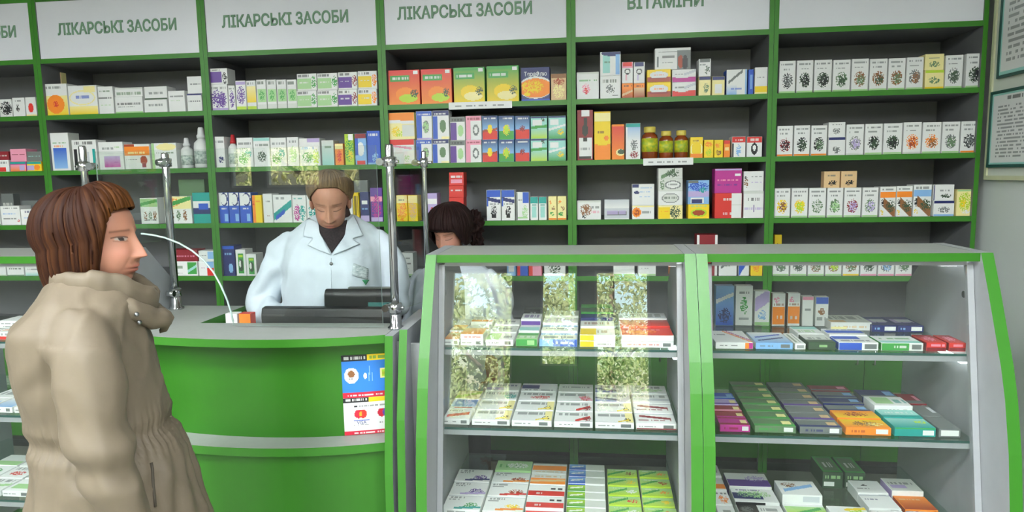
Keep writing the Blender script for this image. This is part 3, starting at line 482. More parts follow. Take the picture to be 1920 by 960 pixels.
# vitamins bay
wrow(4, 0, [(1081, 1123, 135, 'W|n.42 .38 .2 .2 m;n.42 .3 .1 .12 R;t.1 .66 .95 .74 G;r0 .94 1 1 w', 'white carton with pink motif'), (1125, 1164, [142, 97], ['W|n.5 .42 .24 .2 k;t.1 .7 .8 .84 D;r.6 .1 .9 .16 k', 'W|r.1 .1 .5 .9 t;e.55 .95 .5 .12 N;t.2 .55 .5 .62 d;r.75 .05 .95 .9 b'], ['white carton with grey motif', 'tall white and aqua carton']), (1166, 1187, [156, 116], ['O|g0 0 1 .7 H O;t.1 .75 .9 .9 K;d0 .2 1 .5 .08 c', 'W|r0 .72 1 1 m;r.1 .8 .9 1 R;e.5 .55 .3 .14 K;e.5 .55 .2 .08 W;t.3 .1 .5 .4 m'], ['orange brown carton', 'white carton with red cap']), (1188, 1209, [156, 116], ['O|g0 0 1 .7 H c;t.1 .75 .9 .9 K', 'W|r0 .72 1 1 W;r.1 .8 .9 1 N;e.5 .55 .3 .14 K;e.5 .55 .2 .08 W;t.3 .1 .5 .4 p'], ['orange tan carton', 'white carton with navy cap']), (1213, 1258, [154, 130], ['Y|r0 0 1 .4 H;e.5 .55 .4 .3 W;t.3 .5 .7 .6 O;d.1 .3 .9 .3 .06 r', 'Y|r0 0 1 .4 H;e.5 .55 .4 .3 W;t.3 .5 .7 .6 O;d.1 .3 .9 .3 .06 r'], 'yellow carton with brown base', .085), (1260, 1305, [154, 130], ['W|r0 0 1 .4 R;e.4 .5 .35 .2 W;t.1 .6 .7 .7 k;d.5 .6 1 .9 .1 S', 'W|r0 0 1 .4 M;e.4 .5 .35 .2 W;t.1 .6 .7 .7 k;d.5 .6 1 .9 .1 S'], ['white carton with red base', 'white carton with magenta base'], .085), (1310, 1333, [143, 110], ['y|r0 .82 1 1 N;n.6 .4 .25 .25 d', 'W|r.1 .82 .9 1 k;n.7 .35 .25 .25 D;t.1 .6 .6 .7 k'], ['cream carton with navy lid', 'small white carton with dark leaf']), (1335, 1359, 143, 'y|r0 .82 1 1 N;r.2 .1 .8 .6 W', 'pale carton with navy lid'), (1362, 1401, 130, 'W|d.1 .5 .8 .95 .06 k;g0 0 .5 .4 b W;t.2 .2 .8 .28 B;r.9 0 1 1 b||B', 'white carton with blue slant'), (1403, 1413, 130, 'B|t.2 .2 .8 .8 b', 'thin blue carton'), (1415, 1440, 126, 'W|r0 .06 1 .3 Y;r0 0 1 .06 y;t.2 .6 .8 .66 k', 'white carton with yellow band')])
b4 = [(1228, 1295, 90)]
_a, _c = aty(1228, 110, .03)[0], aty(1295, 110, .03)[0]; _z = aty(1260, 130, YF)[2]
carton('medicine_carton', 'large white carton with dark anatomy picture, lying across two stacks on vitamins bay top shelf', 'medicine box', 'goods on the top shelf of the vitamins bay', _c-_a, aty(1260, 90, .03)[2]-_z, .07, 'W|r.62 0 1 .88 k;e.72 .35 .08 .3 H;e.85 .3 .08 .35 K;t.2 .55 .55 .66 K;t.1 .8 .7 .86 k;r.06 .1 .1 .6 k;t.2 .3 .5 .34 k', ((_a+_c)/2, .03, _z+.0006))
wrow(4, 1, [(1082, 1112, 206, 'r|r.25 .88 .8 1 W;r.4 .5 .65 .85 K;e.5 .6 .2 .12 K;r.08 .02 .95 .45 W;r.35 .38 .65 .44 K;r.1 .02 .9 .08 K;t.2 .2 .8 .26 k', 'red carton with dark bottle picture'), (1114, 1145, 209, 'Y|r0 0 1 .32 O;e.5 .4 .6 .1 Y;e.75 .45 .14 .05 O;t.15 .84 .85 .9 K;r0 .8 1 .98 y;t.2 .55 .6 .6 C', 'tall yellow carton with orange base'), (1147, 1171, 233, 'O|g0 0 1 .96 O R;e.7 .2 .4 .1 y;e.75 .22 .3 .07 D', 'orange carton'), (1173, 1201, 231, 'W|g.1 .5 1 1 W b;n.6 .4 .25 .16 k;n.6 .12 .3 .1 r;r0 .9 1 1 T', 'pale blue white carton'), (1204, 1235, 237, 'JAR', 'tallest amber jar with yellow cap'), (1237, 1264, 245, 'JAR', 'amber jar with yellow cap'), (1266, 1292, 244, 'JAR', 'amber jar with yellow cap'), (1294, 1318, 257, 'Y|e.5 .4 .5 .4 y;e.5 .45 .4 .35 Y;t.2 .8 .7 .88 C;r0 0 1 .2 O', 'yellow carton with round print'), (1320, 1338, 262, 'Y|n.5 .75 .4 .18 O;n.5 .3 .3 .2 L', 'small yellow carton'), (1339, 1356, 262, 'Y|n.4 .7 .3 .15 O;n.5 .3 .3 .2 C', 'small yellow carton'), (1357, 1369, 263, 'O|t.1 .4 .9 .6 y;r0 .8 1 1 R', 'narrow orange carton'), (1372, 1398, 256, 'W|r0 .72 1 1 R;r.3 .05 .9 .65 W;n.5 .35 .2 .3 b;r0 0 .12 .7 K;t.2 .8 .8 .9 W', 'red topped carton with blue motif'), (1400, 1429, 256, 'W|r0 .72 1 1 R;e.5 .4 .22 .3 K;e.5 .45 .1 .15 W;t.2 .8 .8 .9 W', 'red topped carton with black motif')])
wrow(4, 2, [(1082, 1127, 376, 'W|n.35 .5 .25 .35 C;n.3 .15 .1 .1 K;t.6 .35 .95 .45 m;t.6 .6 .95 .7 k;r0 .9 1 1 w', 'white carton with brown picture'), (1133, 1180, 374, 'S|g0 .55 1 .95 W S;r.1 .2 .9 .4 k;t.1 .25 .9 .45 p;r0 0 1 .06 W', 'silver carton'), (1185, 1227, [385, 345], ['W|r0 .9 1 1 y;e.2 .5 .2 .36 O;n.2 .5 .14 .24 H;t.45 .4 .9 .6 k||c', 'W|r0 .85 .3 1 N;e.2 .6 .12 .08 N;t.35 .8 .9 .86 b;t.35 .6 .9 .64 b;t.35 .4 .8 .44 b||w'], ['white carton with orange fruit', 'white carton with navy corner']), (1234, 1280, [385, 358, 335, 315], ['y|r0 .0 .5 .9 Y;n.7 .5 .22 .5 D;t.1 .5 .4 .6 O', 'W|e.5 .5 .36 .36 k;e.5 .5 .32 .3 w;t.25 .45 .75 .6 D', 'w|e.6 .5 .34 .36 k;e.6 .5 .28 .28 W;n.15 .5 .1 .5 d;t.4 .45 .8 .6 k', 'w|d.1 .1 .7 .8 .2 d;n.6 .5 .3 .4 D'], ['yellow carton with fir tree', 'cream carton with oval frame', 'small carton with oval frame', 'grey green carton']), (1290, 1330, [383, 338], ['Y|e.5 .4 .4 .3 L;e.5 .4 .3 .2 H;t.1 .85 .9 .95 g', 'b|r.1 .03 .75 .28 W;r.15 .05 .7 .22 N;r0 .3 1 .55 p;n.5 .75 .5 .2 B;n.7 .6 .2 .12 T;r0 .9 .5 1 k'], ['yellow carton with green oval', 'blue landscape carton']), (1340, 1391, [362, 316], ['R|r.62 0 1 1 W;t.3 .7 .95 .82 W;t.3 .12 .9 .24 W;r.64 .52 1 .56 w', 'M|n.4 .6 .4 .3 M;t.1 .5 .9 .58 m;r.75 .7 .97 .8 W;t.1 .3 .9 .38 P;r0 .94 1 1 p'], ['red carton with white end', 'magenta carton']), (1394, 1432, [358, 321], ['W|t.2 .65 .8 .75 K;t.05 .3 .95 .4 p;r.48 .2 .54 .5 P;r0 .9 1 1 w', 'W|n.12 .4 .1 .25 C;n.1 .65 .08 .1 K;t.4 .7 .9 .76 k;t.4 .4 .9 .46 p'], ['white carton with purple motif', 'white carton with brown bottle picture'])])
wrow(4, 3, [(1150, 1190, 474, WG, 'white green carton'), (1196, 1230, 474, WHT, 'white carton with fine print'), (1256, 1292, 474, 'O|e.5 .5 .4 .3 Y;r0 .8 1 1 W;r0 0 1 .1 R', 'orange and white carton'), (1306, 1346, 440, 'r|r.0 0 .12 1 W;r.88 0 1 1 W;t.3 .6 .7 .7 m', 'dark red carton with white edges'), (1348, 1382, 466, 'W|n.5 .55 .3 .2 d;d.1 .3 .8 .6 .05 k;t.1 .85 .9 .9 k', 'white carton with grey swoosh'), (1385, 1405, 470, 'W|d0 .2 1 .9 .25 B;r0 .9 1 1 b', 'white carton with blue slash'), (1408, 1430, 470, 'Y|n.5 .5 .35 .35 O;r0 .9 1 1 W', 'yellow carton with orange motif')])
# rightmost bay: herbal tea cartons
def TEA(a, b_='d', top='k', bot='g'): return 'W|n.5 .38 .36 .24 %s;n.55 .36 .26 .18 %s;t.12 .86 .9 .92 %s;t.15 .72 .7 .77 k;r0 0 1 .05 %s' % (a, b_, top, bot)
TL = [('K', 'k'), ('D', 'K'), ('D', 'K'), ('d', 'D'), ('C', 'd'), ('C', 'D'), ('C', 'd'), ('k', 'C')]
def TWO(band, a): return 'W|r0 .47 1 .53 %s;n.5 .22 .3 .12 %s;n.5 .7 .3 .12 %s;t.2 .9 .8 .95 k;r0 0 1 .06 %s' % (band, a, a, band)
HERB = ['white tea carton with black berries', 'white tea carton with dark leaf', 'white tea carton with dark leaf', 'white tea carton with green herb', 'white tea carton with brown root', 'white tea carton with brown bark', 'white tea carton with tan herb', 'white tea carton with grey herb']
xs0 = [1461, 1494, 1527, 1562, 1597, 1631, 1666, 1700, 1734, 1773, 1811, 1848]
ys0 = [114, 113, 112, 112, 110, 110, 109, 107]
wrow(5, 0, [(xs0[i], xs0[i+1]-2, ys0[i], TEA(*TL[i]), HERB[i]) for i in range(8)] + [(1734, 1770, [131, 101], ['y|r0 .85 1 1 L;n.5 .45 .3 .2 d;r0 0 1 .08 Y', 'y|n.5 .35 .3 .2 d;t.2 .7 .8 .78 k'], ['cream carton with yellow edge', 'cream carton with small sprig']), (1773, 1806, 103, TEA('k', 'D'), 'white tea carton with grey roots'), (1812, 1845, 100, TEA('D', 'K'), 'white tea carton with dark roots')])
xs1 = [1457, 1489, 1521, 1553, 1587, 1622, 1657, 1694, 1730, 1767, 1802, 1836]
ys1 = [236, 235, 235, 229, 233, 232, 231, 229, 229, 228, 227]
TL1 = [('r', 'K', 'k', 'O'), ('K', 'D', 'k', 'O'), ('K', 'd', 'k', 'O'), None, ('k', 'p', 'k', 'w'), ('K', 'D'), ('D', 'K'), ('O', 'H', 'k', 'w'), ('O', 'C'), ('k', 'd'), ('K', 'k', 'k', 'O')]
HB1 = ['white tea carton with red berries', 'white tea carton with black seeds', 'white tea carton with dark seeds', '', 'white tea carton with lilac herb', 'white tea carton with black fruit', 'white tea carton with black leaf', 'white tea carton with orange flowers', 'white tea carton with orange petals', 'white tea carton with pale stems', 'white tea carton with dark herb']
wrow(5, 1, [(xs1[i], xs1[i+1]-2, ys1[i], TEA(*TL1[i]), HB1[i]) if i != 3 else (1553, 1585, [257, 229], ['W|r0 .86 1 1 N;n.5 .3 .26 .2 k', 'W|n.5 .4 .26 .2 k;t.2 .8 .8 .9 k'], ['small white carton with navy edge', 'small white carton with seeds']) for i in range(11)])
TL2 = [('Y', 'C'), ('Y', 'L'), ('d', 'w'), ('d', 'g'), ('r', 'p'), ('d', 'p')]
HB2 = ['white tea carton with yellow flowers', 'white tea carton with yellow herb', 'white tea carton with grey herb', 'white tea carton with green herb', 'white tea carton with purple flower', 'white tea carton with lilac flower']
xs2 = [1452, 1484, 1517, 1551, 1583, 1617, 1649]
TRI = 'W|r0 .64 1 .84 %s;n.2 .45 .16 .14 K;d.2 .5 1 .1 .16 C;n.7 .35 .3 .2 D;n.15 .15 .1 .1 Y;t.1 .88 .9 .95 k'
wrow(5, 2, [(xs2[i], xs2[i+1]-2, 353-.3*i, TEA(*TL2[i]), HB2[i]) for i in range(6)] + [(1650, 1680, 350, TRI % 'O', 'white tea carton with orange band'), (1681, 1711, 349, TRI % 'O', 'white tea carton with orange band'), (1713, 1747, 346, TRI % 'b', 'white tea carton with blue band'), (1750, 1789, [376, 346], ['W|r0 .86 1 1 N;n.5 .4 .3 .2 k;r0 0 1 .1 b', 'W|n.6 .3 .3 .14 D;t.3 .6 .8 .7 k;r0 0 .06 1 N'], ['white carton with navy top', 'white carton with dark tablet']), (1794, 1824, 355, 'y|n.5 .55 .4 .36 L;n.4 .5 .2 .2 Y;n.6 .15 .3 .1 W;r0 .92 1 1 g', 'yellow green carton')])
_zt = aty(1568, 353, YF)[2]
for k, (xa, xb) in enumerate(((1545, 1575), (1577, 1607))):
    a, c = aty(xa, 335, YF+.03)[0], aty(xb, 335, YF+.03)[0]
    carton('medicine_carton', 'small cream carton with dark seed, %s of pair atop tea cartons, rightmost bay' % ['left', 'right'][k], 'medicine box', 'goods on the third shelf of the rightmost bay', c-a-.001, aty(1570, 321, YF+.03)[2]-_zt-.001, .05, 'c|n.55 .3 .3 .16 K;t.2 .7 .8 .8 k', ((a+c)/2, YF+.03, _zt+.0008))
TL3 = [('k', 'd'), ('k', 'D'), ('C', 'd'), ('C', 'L'), ('C', 'd', 'k', 'Y'), ('k', 'D', 'k', 'm'), ('k', 'b', 'k', 'm'), ('k', 'd', 'k', 'm')]
wrow(5, 3, [(1449+33*i, 1480+33*i, 466, TEA(*TL3[i]), 'white tea carton with %s' % ['grey sprig', 'dark sprig', 'brown stalks', 'lime stalks', 'tan nuts', 'dark flower', 'bluish flower', 'grey flower'][i]) for i in range(8)] + [(1452, 1466, 440, 'Y|n.5 .4 .4 .4 C', 'slim yellow carton standing behind', .04, .14)])
# paper strips clipped to shelf edges
for k, (xa, xb, ya, sh, lab) in enumerate(((841, 960, 189, 0, 'white paper strip on top shelf edge of the fourth bay'), (1206, 1300, 296, 1, 'white paper strip on second shelf edge of the vitamins bay'))):
    p, q = aty(xa, ya, -.001), aty(xb, ya, -.001)
    o = carton('shelf_label_strip', lab, 'label strip', 'paper label strips', q[0]-p[0], .037, .0018, STRIP, ((p[0]+q[0])/2, -.0002, SZ[sh]-.034)); o.location.y = -.002
_b = [o for o in C.objects if str(o.get('label', '')).startswith('blue carton with orange drink')][0]
M['whiteink'] = mat('white_ink', 'eceff2', .4, nz=.03, nscale=60)
words('lettering', 'ТераФлю', .03, (0, -.0006, _b.dimensions.z*.745), M['whiteink'], _b, depth=.0004, width=_b.dimensions.x*.8, bold=.0008)
# ------------------------------------------------------------------ packs lying in the glass cases
CN = {1: 'centre case', 2: 'right case', 0: 'left case'}
CSH = ['top shelf', 'middle shelf', 'bottom shelf']
RWN = ['front row', 'second row', 'third row', 'fourth row', 'fifth row', 'sixth row', 'seventh row']
def cols(case_i, sh, columns, skew=0.0):
    """columns: (px left, px right at the shelf front, [rows front to back]); row = (style or [stack], look or [looks], height, depth)"""
    z = GS[sh]; y0 = gy(z)+.042; grp = 'packs on the %s of the %s' % (CSH[sh], CN[case_i]); n = len(columns)
    for k, (xa, xb, rows) in enumerate(columns):
        ypx = 655 if sh == 0 else 812 if sh == 1 else 1000
        A, Bx = max(aty(xa, ypx, y0)[0], CX[[0, 2, 3][case_i]]+.043), min(aty(xb, ypx, y0)[0], CX[[1, 3, 4][case_i]]-.043); y = y0
        for j, (st, lk, h, d) in enumerate(rows):
            st = st if isinstance(st, list) else [st]; zb = z+.0003
            for q, s in enumerate(st):
                l = lk[q] if isinstance(lk, list) else lk
                pos = '%s, %s, %s, %s' % (RWN[j], rowpos(k, n), CSH[sh], CN[case_i])
                if len(st) > 1: pos = (['lower, ', 'upper, '][q] if len(st) == 2 else ['lowest, ', 'middle, ', 'topmost, '][q]) + pos
                jx = random.uniform(-.0008, .0008)
                carton('medicine_pack', '%s, %s' % (l, pos), 'medicine box', grp, Bx-A-.004, h, d-.0025, s, ((A+Bx)/2+jx, y, zb), random.uniform(-.006, .006)); zb += h+.0003
            y += d+.001
def P(front, top, base='W', side='W', ink=None): return '%s|%s|%s|%s|%s' % (base, front, top, side, ink or base)
BAR = 'r.68 .15 .92 .85 k;t.05 .3 .5 .7 k'
def ST(motif, ink='W'): return P(BAR, 't.08 .62 .9 .86 k;%s;r0 .0 1 .03 S' % motif, ink=ink)
RED, YEL, PNK, BLUF, DRD = ST('d.55 .1 .95 .5 .12 R;n.85 .3 .12 .25 r'), ST('r.8 0 1 1 y;n.85 .3 .1 .2 K;d.6 .1 .9 .3 .06 Y'), ST('n.8 .35 .16 .3 R;d.6 .5 1 .1 .08 m'), ST('g0 0 .6 .55 B W;d0 .5 .7 .2 .08 N'), P('r0 0 1 .3 r;'+BAR, 'd.1 .75 .9 .5 .1 r;t.08 .25 .9 .4 r;r.0 .9 1 1 S')
LIL = P('t.1 .2 .9 .7 k', 't.1 .55 .9 .8 N;r0 .1 .6 .4 p', ink='w')
WB = ('white carton with blue print', 'white carton with yellow end')
cols(1, 0, [
    (824, 862, [(P(BAR, 'g0 0 1 1 O y'), 'white carton with orange top', .022, .10), (P('t.1 .2 .9 .8 O', 'g0 0 1 1 y O'), 'orange topped carton', .03, .09), (WHT, 'white carton', .03, .10)]),
    (863, 908, [([P(BAR, 't.1 .4 .8 .7 k'), P('t.1 .3 .9 .7 R', 'g0 0 1 1 O c')], ['white carton with barcode', 'orange printed carton'], .02, .10), (P(BAR, 'r0 0 1 .4 R'), 'red and white carton', .03, .10), (P(BAR, 'r0 0 1 .4 O'), 'orange and white carton', .04, .09)]),
    (910, 964, [(P(BAR, 'r0 0 .5 1 g;t.5 .3 .9 .6 k'), 'white and pale green carton', .022, .10), (P('r0 0 1 .5 g', 't.1 .4 .8 .7 k', ink='w'), 'pale green edged carton', .026, .10), (P(BAR, 't.1 .4 .8 .7 k'), 'white carton with fine print', .03, .10)]),
    (966, 1008, [(P('r0 0 1 1 G;r.5 .2 .9 .8 g', 'r0 .6 1 1 G;t.1 .2 .9 .5 W', 'g'), 'green fronted carton', .026, .09), (P('r0 0 1 .6 T', 'r0 0 1 .6 t', 'W'), 'pale teal carton', .034, .09), ([P('r0 .2 1 .7 P', 't.1 .2 .9 .8 P', 'W'), P('r0 .2 1 .7 P', 't.1 .2 .9 .8 P', 'W')], 'white carton with purple band', .028, .10), ('K|n.5 .5 .4 .4 k', 'black small box', .07, .05)]),
    (1010, 1083, [(P('r.35 0 1 1 B;t.4 .3 .9 .7 W', 'r0 .7 1 1 b;t.1 .2 .9 .5 N', 'b', ink='w'), 'blue fronted carton', .026, .09), (P('r0 0 1 .5 b', 'r0 .7 1 1 b;t.1 .3 .9 .5 N', 'W', ink='w'), 'white and pale blue carton', .034, .09), (P('r0 0 1 .5 p', 't.1 .2 .9 .8 p', 'W', ink='w'), 'white and lilac carton', .043, .09), (P('r0 0 1 .5 S', 't.1 .2 .9 .8 k', 'W', ink='w'), 'silver edged carton', .05, .10)]),
    (1086, 1155, [([P('r0 0 .4 1 Y;t.5 .3 .9 .6 k', 'r0 0 .45 1 Y;t.5 .4 .9 .6 k'), P('r0 0 .4 1 Y', 'r0 0 .45 1 Y;t.5 .3 .9 .7 C')], 'white carton with yellow end', .021, .10), (P('r0 0 1 .5 c', 't.1 .3 .9 .7 C', 'W', ink='w'), 'white and tan carton', .05, .09), ('N|r.2 .3 .8 .7 b', 'navy carton', .06, .07), ('G|e.5 .4 .3 .3 D;r0 .8 1 1 D', 'green carton', .085, .06)]),
    (1164, 1264, [([P('t.1 .3 .9 .6 R;r.8 .2 .95 .8 k', 't.1 .3 .9 .7 m'), P('r0 0 1 .4 W', 'r0 0 1 1 R;n.4 .5 .3 .3 O;t.2 .7 .8 .85 m', 'W', ink='R')], ['white carton with red print', 'red topped carton'], .021, .11), (P('r0 0 1 .4 R', 'g0 0 1 1 R r', 'R'), 'red carton', .05, .10), (P('r0 0 1 .4 N', 't.1 .2 .9 .8 k', 'W', ink='S'), 'grey and navy carton', .055, .10)])])
def MZ(*rows): return [(s, l, .021+.002*i, .098) for i, (s, l) in enumerate(rows)]
cols(1, 1, [
    (830, 882, MZ((P(BAR, 'd.1 .3 .9 .6 .14 R;t.1 .8 .6 .9 k'), 'white carton with red stripe'), (P(BAR, 'g0 .2 1 1 b B;r0 0 1 .2 W;d.2 .1 .9 .1 .05 R'), 'blue carton with white edge'), (P(BAR, 'r0 0 1 1 y;d0 .2 1 .8 .15 L'), 'yellow green carton'))),
    (884, 957, MZ((YEL, 'white carton with yellow end'), (YEL, 'white carton with yellow end'), (ST('n.8 .4 .2 .3 T'), 'white carton with teal print'), (LIL, 'white carton with lilac block'))),
    (959, 1036, MZ((YEL, 'white carton with yellow end'), (YEL, 'white carton with yellow end'), (ST('n.6 .35 .3 .2 R'), 'white carton with red print'), (P('t.1 .2 .9 .7 k', 'r.0 .3 .5 .8 N;t.1 .1 .9 .2 k'), 'white carton with navy block'))),
    (1038, 1113, MZ((RED, 'white carton with red burst'), (RED, 'white carton with red burst'), (PNK, 'white carton with pink print'), (P('t.1 .2 .9 .7 k', 't.1 .5 .9 .7 k', ink='w'), 'plain pale carton'))),
    (1115, 1190, MZ((YEL, 'white carton with yellow end'), (YEL, 'white carton with yellow end'), (BLUF, 'white carton with blue wave'), (BLUF, 'white carton with blue wave'))),
    (1192, 1270, MZ((DRD, 'white carton with dark red swoosh'), (DRD, 'white carton with dark red swoosh'), (ST('r0 .2 1 .5 S'), 'white carton with grey band'), (ST('n.5 .4 .4 .2 g'), 'white carton with pale green print')))])
def FLW(c, d): return P('t.05 .2 .6 .8 k', 't.06 .8 .5 .9 k;t.06 .68 .36 .74 k;n.72 .3 .2 .22 %s;d.3 .1 1 .2 .07 %s;r0 .95 1 1 S' % (c, d))
def HALF(c, d): return P('r0 0 .48 1 %s;t.05 .3 .4 .7 W' % c, 'g0 0 .46 1 %s %s;d.05 .5 .4 .7 .1 W;r.47 0 1 1 w' % (c, d), 'W')
def LIM(c): return P('r0 0 1 1 L;t.1 .3 .9 .7 G', 'g0 0 1 1 L g;d0 .2 .6 .8 .12 G;n.75 .45 .16 .22 %s;t.1 .8 .6 .9 W' % c, 'L')
cols(1, 2, [
    (822, 902, [(FLW('G', 'T'), 'white carton with green flower', .022, .105), (FLW('P', 'p'), 'white carton with purple flower', .022, .105), (FLW('P', 'N'), 'white carton with violet flower', .024, .105)]),
    (904, 982, [(FLW('Y', 'O'), 'white carton with yellow flower', .022, .105), (FLW('H', 'R'), 'white carton with red flower', .024, .105), (FLW('H', 'O'), 'white carton with orange flower', .024, .09), (P('r0 0 1 1 g', 't.1 .3 .8 .6 G;n.6 .5 .3 .3 W', 'g'), 'pale green carton', .03, .09)]),
    (984, 1058, [([P('r0 0 1 .5 M', 'r0 0 1 .45 R;t.1 .6 .9 .8 K;r.6 .55 .9 .7 K'), P('r0 0 1 .5 R', 'r0 0 1 .45 R;t.1 .15 .4 .3 W;r.6 .6 .74 .74 K;r.8 .6 .94 .74 K')], 'white and crimson carton', .02, .085), (P('r0 0 1 .5 R', 'r0 0 1 .45 R;t.1 .15 .4 .3 W;r.6 .6 .74 .74 K;r.8 .6 .94 .74 K'), 'crimson and white carton', .04, .085), (P('r0 0 1 .5 O', 'r0 0 1 .6 O;t.1 .7 .9 .85 c;d0 .3 1 .4 .1 c'), 'orange and white carton', .042, .085), (P('r0 0 1 .5 O', 'r0 .3 1 .8 O;t.1 .1 .9 .2 c'), 'white carton with orange band', .044, .085)]),
    (1060, 1138, [(HALF('G', 'L'), 'green and white carton', .02+.002*i, .052) for i in range(4)] + [(HALF('B', 'b'), 'blue and white carton', .03+.002*i, .052) for i in range(3)]),
    (1141, 1206, [(LIM(c), 'lime carton with %s print' % n, .024+.003*i, .066) for i, (c, n) in enumerate((('W', 'white'), ('R', 'red'), ('W', 'white'), ('Y', 'yellow'), ('C', 'brown')))]),
    (1208, 1272, [(LIM(c), 'lime carton with %s print' % n, .024+.003*i, .066) for i, (c, n) in enumerate((('O', 'orange'), ('Y', 'yellow'), ('O', 'orange'), ('H', 'brown'), ('O', 'amber')))])])
cols(2, 0, [
    (1340, 1413, [(P('r.78 0 .9 1 O;r.9 0 1 1 M;t.1 .3 .6 .6 k', 'd.4 1 1.0 0 .06 O;d.5 1 1.1 0 .05 M;t.1 .6 .4 .7 k'), 'white carton with orange magenta stripes', .022, .17)]),
    (1416, 1488, [(P(BAR, 'g0 0 1 1 b W;d.1 .2 .9 .5 .05 N;d.1 .5 .9 .8 .05 B', 'b'), 'pale blue carton with waves', .022, .15)]),
    (1490, 1512, [(P('t.1 .2 .9 .8 k', 't.1 .1 .9 .9 d'), 'narrow white carton', .02, .15)]),
    (1514, 1568, [(P('t.3 .3 .7 .6 g', 'r0 0 1 .3 D;t.1 .4 .9 .6 k', 'D', 'D', 'w'), 'dark green fronted carton', .026, .11), (P(BAR, 't.1 .2 .9 .5 g;r0 .6 1 1 t'), 'pale green and white carton', .028, .11)]),
    (1571, 1648, [(P('r0 0 .6 1 B;r.65 .2 .95 .8 k', 'r0 .5 .7 1 B;t.1 .2 .9 .4 k', 'W', 'B'), 'white carton with blue end', .026, .09), (P('r0 0 1 .6 b', 'r0 .3 1 .7 B;t.1 .8 .9 .9 k'), 'white carton with blue band', .03, .09)]),
    (1651, 1732, [(P('r0 0 .68 1 G;r.72 .2 .96 .8 k;t.3 .3 .6 .7 W', 'r0 0 1 .3 t;t.1 .5 .9 .7 G', 'W', 'G'), 'green fronted white carton', .026, .10)]),
    (1736, 1776, [(P('r0 0 1 .4 r;t.1 .5 .9 .8 m', 'g0 0 1 1 R r;n.5 .5 .3 .3 m', 'R', 'r', 'R'), 'red carton', .028, .11)]),
    (1778, 1818, [(P('r0 0 1 .4 r;t.1 .5 .9 .8 m', 'g0 0 1 1 R r;n.5 .5 .3 .3 m', 'R', 'r', 'R'), 'red carton', .028, .11)])])
def stand(case_i, sh, items, what='standing at the back'):
    z = GS[sh]; grp = 'packs on the %s of the %s' % (CSH[sh], CN[case_i]); n = len(items)
    for k, (xa, xb, ya, yb, st, lk, d) in enumerate(items):
        f = atz((xa+xb)/2, yb, z+.0003); Y = min(f[1], -1.0); A, Bx = aty(xa, yb, Y)[0], aty(xb, yb, Y)[0]; h = aty((xa+xb)/2, ya, Y)[2]-z
        carton('medicine_carton', 'upright %s, %s of those standing, %s, %s' % (lk, rowpos(k, n), CSH[sh], CN[case_i]), 'medicine box', grp, Bx-A-.002, h, d, st, ((A+Bx)/2, Y, z+.0003))
stand(2, 0, [(1341, 1376, 536, 598, 'b|g0 0 1 1 B b;n.5 .25 .35 .2 N;d0 .6 1 .8 .05 W', 'blue sea carton', .04), (1378, 1411, 536, 600, 'W|n.5 .5 .22 .22 G;t.2 .8 .8 .86 k;t.2 .15 .8 .2 k', 'white carton with green plant', .035), (1414, 1443, 546, 600, 'W|d0 .6 1 .9 .2 p;n.5 .3 .3 .15 b;r0 0 1 .1 g', 'lilac and white carton', .035), (1447, 1472, 550, 598, 'W|r0 .05 1 .6 O;t.1 .62 .9 .7 C;n.3 .8 .25 .1 m;t.2 .2 .8 .3 W||C', 'tan and white carton', .03), (1476, 1500, 550, 598, 'W|r0 .05 1 .6 O;t.1 .62 .9 .7 C;n.3 .8 .25 .1 m;t.2 .2 .8 .3 W||C', 'tan and white carton', .03), (1503, 1525, 556, 602, 'W|t.2 .5 .8 .6 k;r0 .88 1 1 m', 'white carton with pink lid', .03), (1528, 1553, 557, 602, 'W|r0 .75 1 1 B;n.5 .5 .3 .12 C;t.1 .2 .9 .3 k', 'white carton with blue lid', .03)])
_z = GS[0]+.0003
for nm, xa, xb, yb, h, d, st, lab in (('medicine_carton', 1558, 1636, 607, .03, .13, P('t.1 .3 .9 .6 c;r.0 .0 .4 .4 y', 't.1 .4 .9 .8 k;r0 0 .4 .3 c', ink='w'), 'large flat white carton behind the blue ended one, top shelf, right case'),
    ('medicine_carton', 1682, 1731, 617, .024, .15, P('r.5 .1 .95 .8 W;t.05 .3 .4 .6 b', 't.1 .3 .9 .7 p;r.3 .4 .9 .7 S', 'N', 'N', 'N'), 'navy carton behind the green fronted one, left of two, top shelf, right case'), ('medicine_carton', 1734, 1784, 617, .024, .15, P('r.5 .1 .95 .8 W;t.05 .3 .4 .6 b', 't.1 .3 .9 .7 p;r.3 .4 .9 .7 S', 'N', 'N', 'N'), 'navy carton behind the red ones, right of two, top shelf, right case')):
    f = atz((xa+xb)/2, yb, _z); f[1] = min(f[1], -.94-d); A, Bx = aty(xa, yb, f[1])[0], aty(xb, yb, f[1])[0]; q = max(0, Bx-4.272 if xa > 1732 else Bx-4.184 if xa > 1680 else 0); A -= q; Bx -= q
    carton('medicine_pack', lab, 'medicine box', 'packs on the top shelf of the right case', Bx-A-.002, h, d, st, ((A+Bx)/2, f[1]+.004, _z))
def STK(c, d, e='y'): return P('r0 0 1 1 %s;r.72 .15 .95 .85 W;t.1 .3 .6 .6 %s' % (c, d), 'r0 0 1 1 %s;r0 0 1 .3 %s;r.72 .3 .95 .8 %s' % (c, d, e), c, d, c)
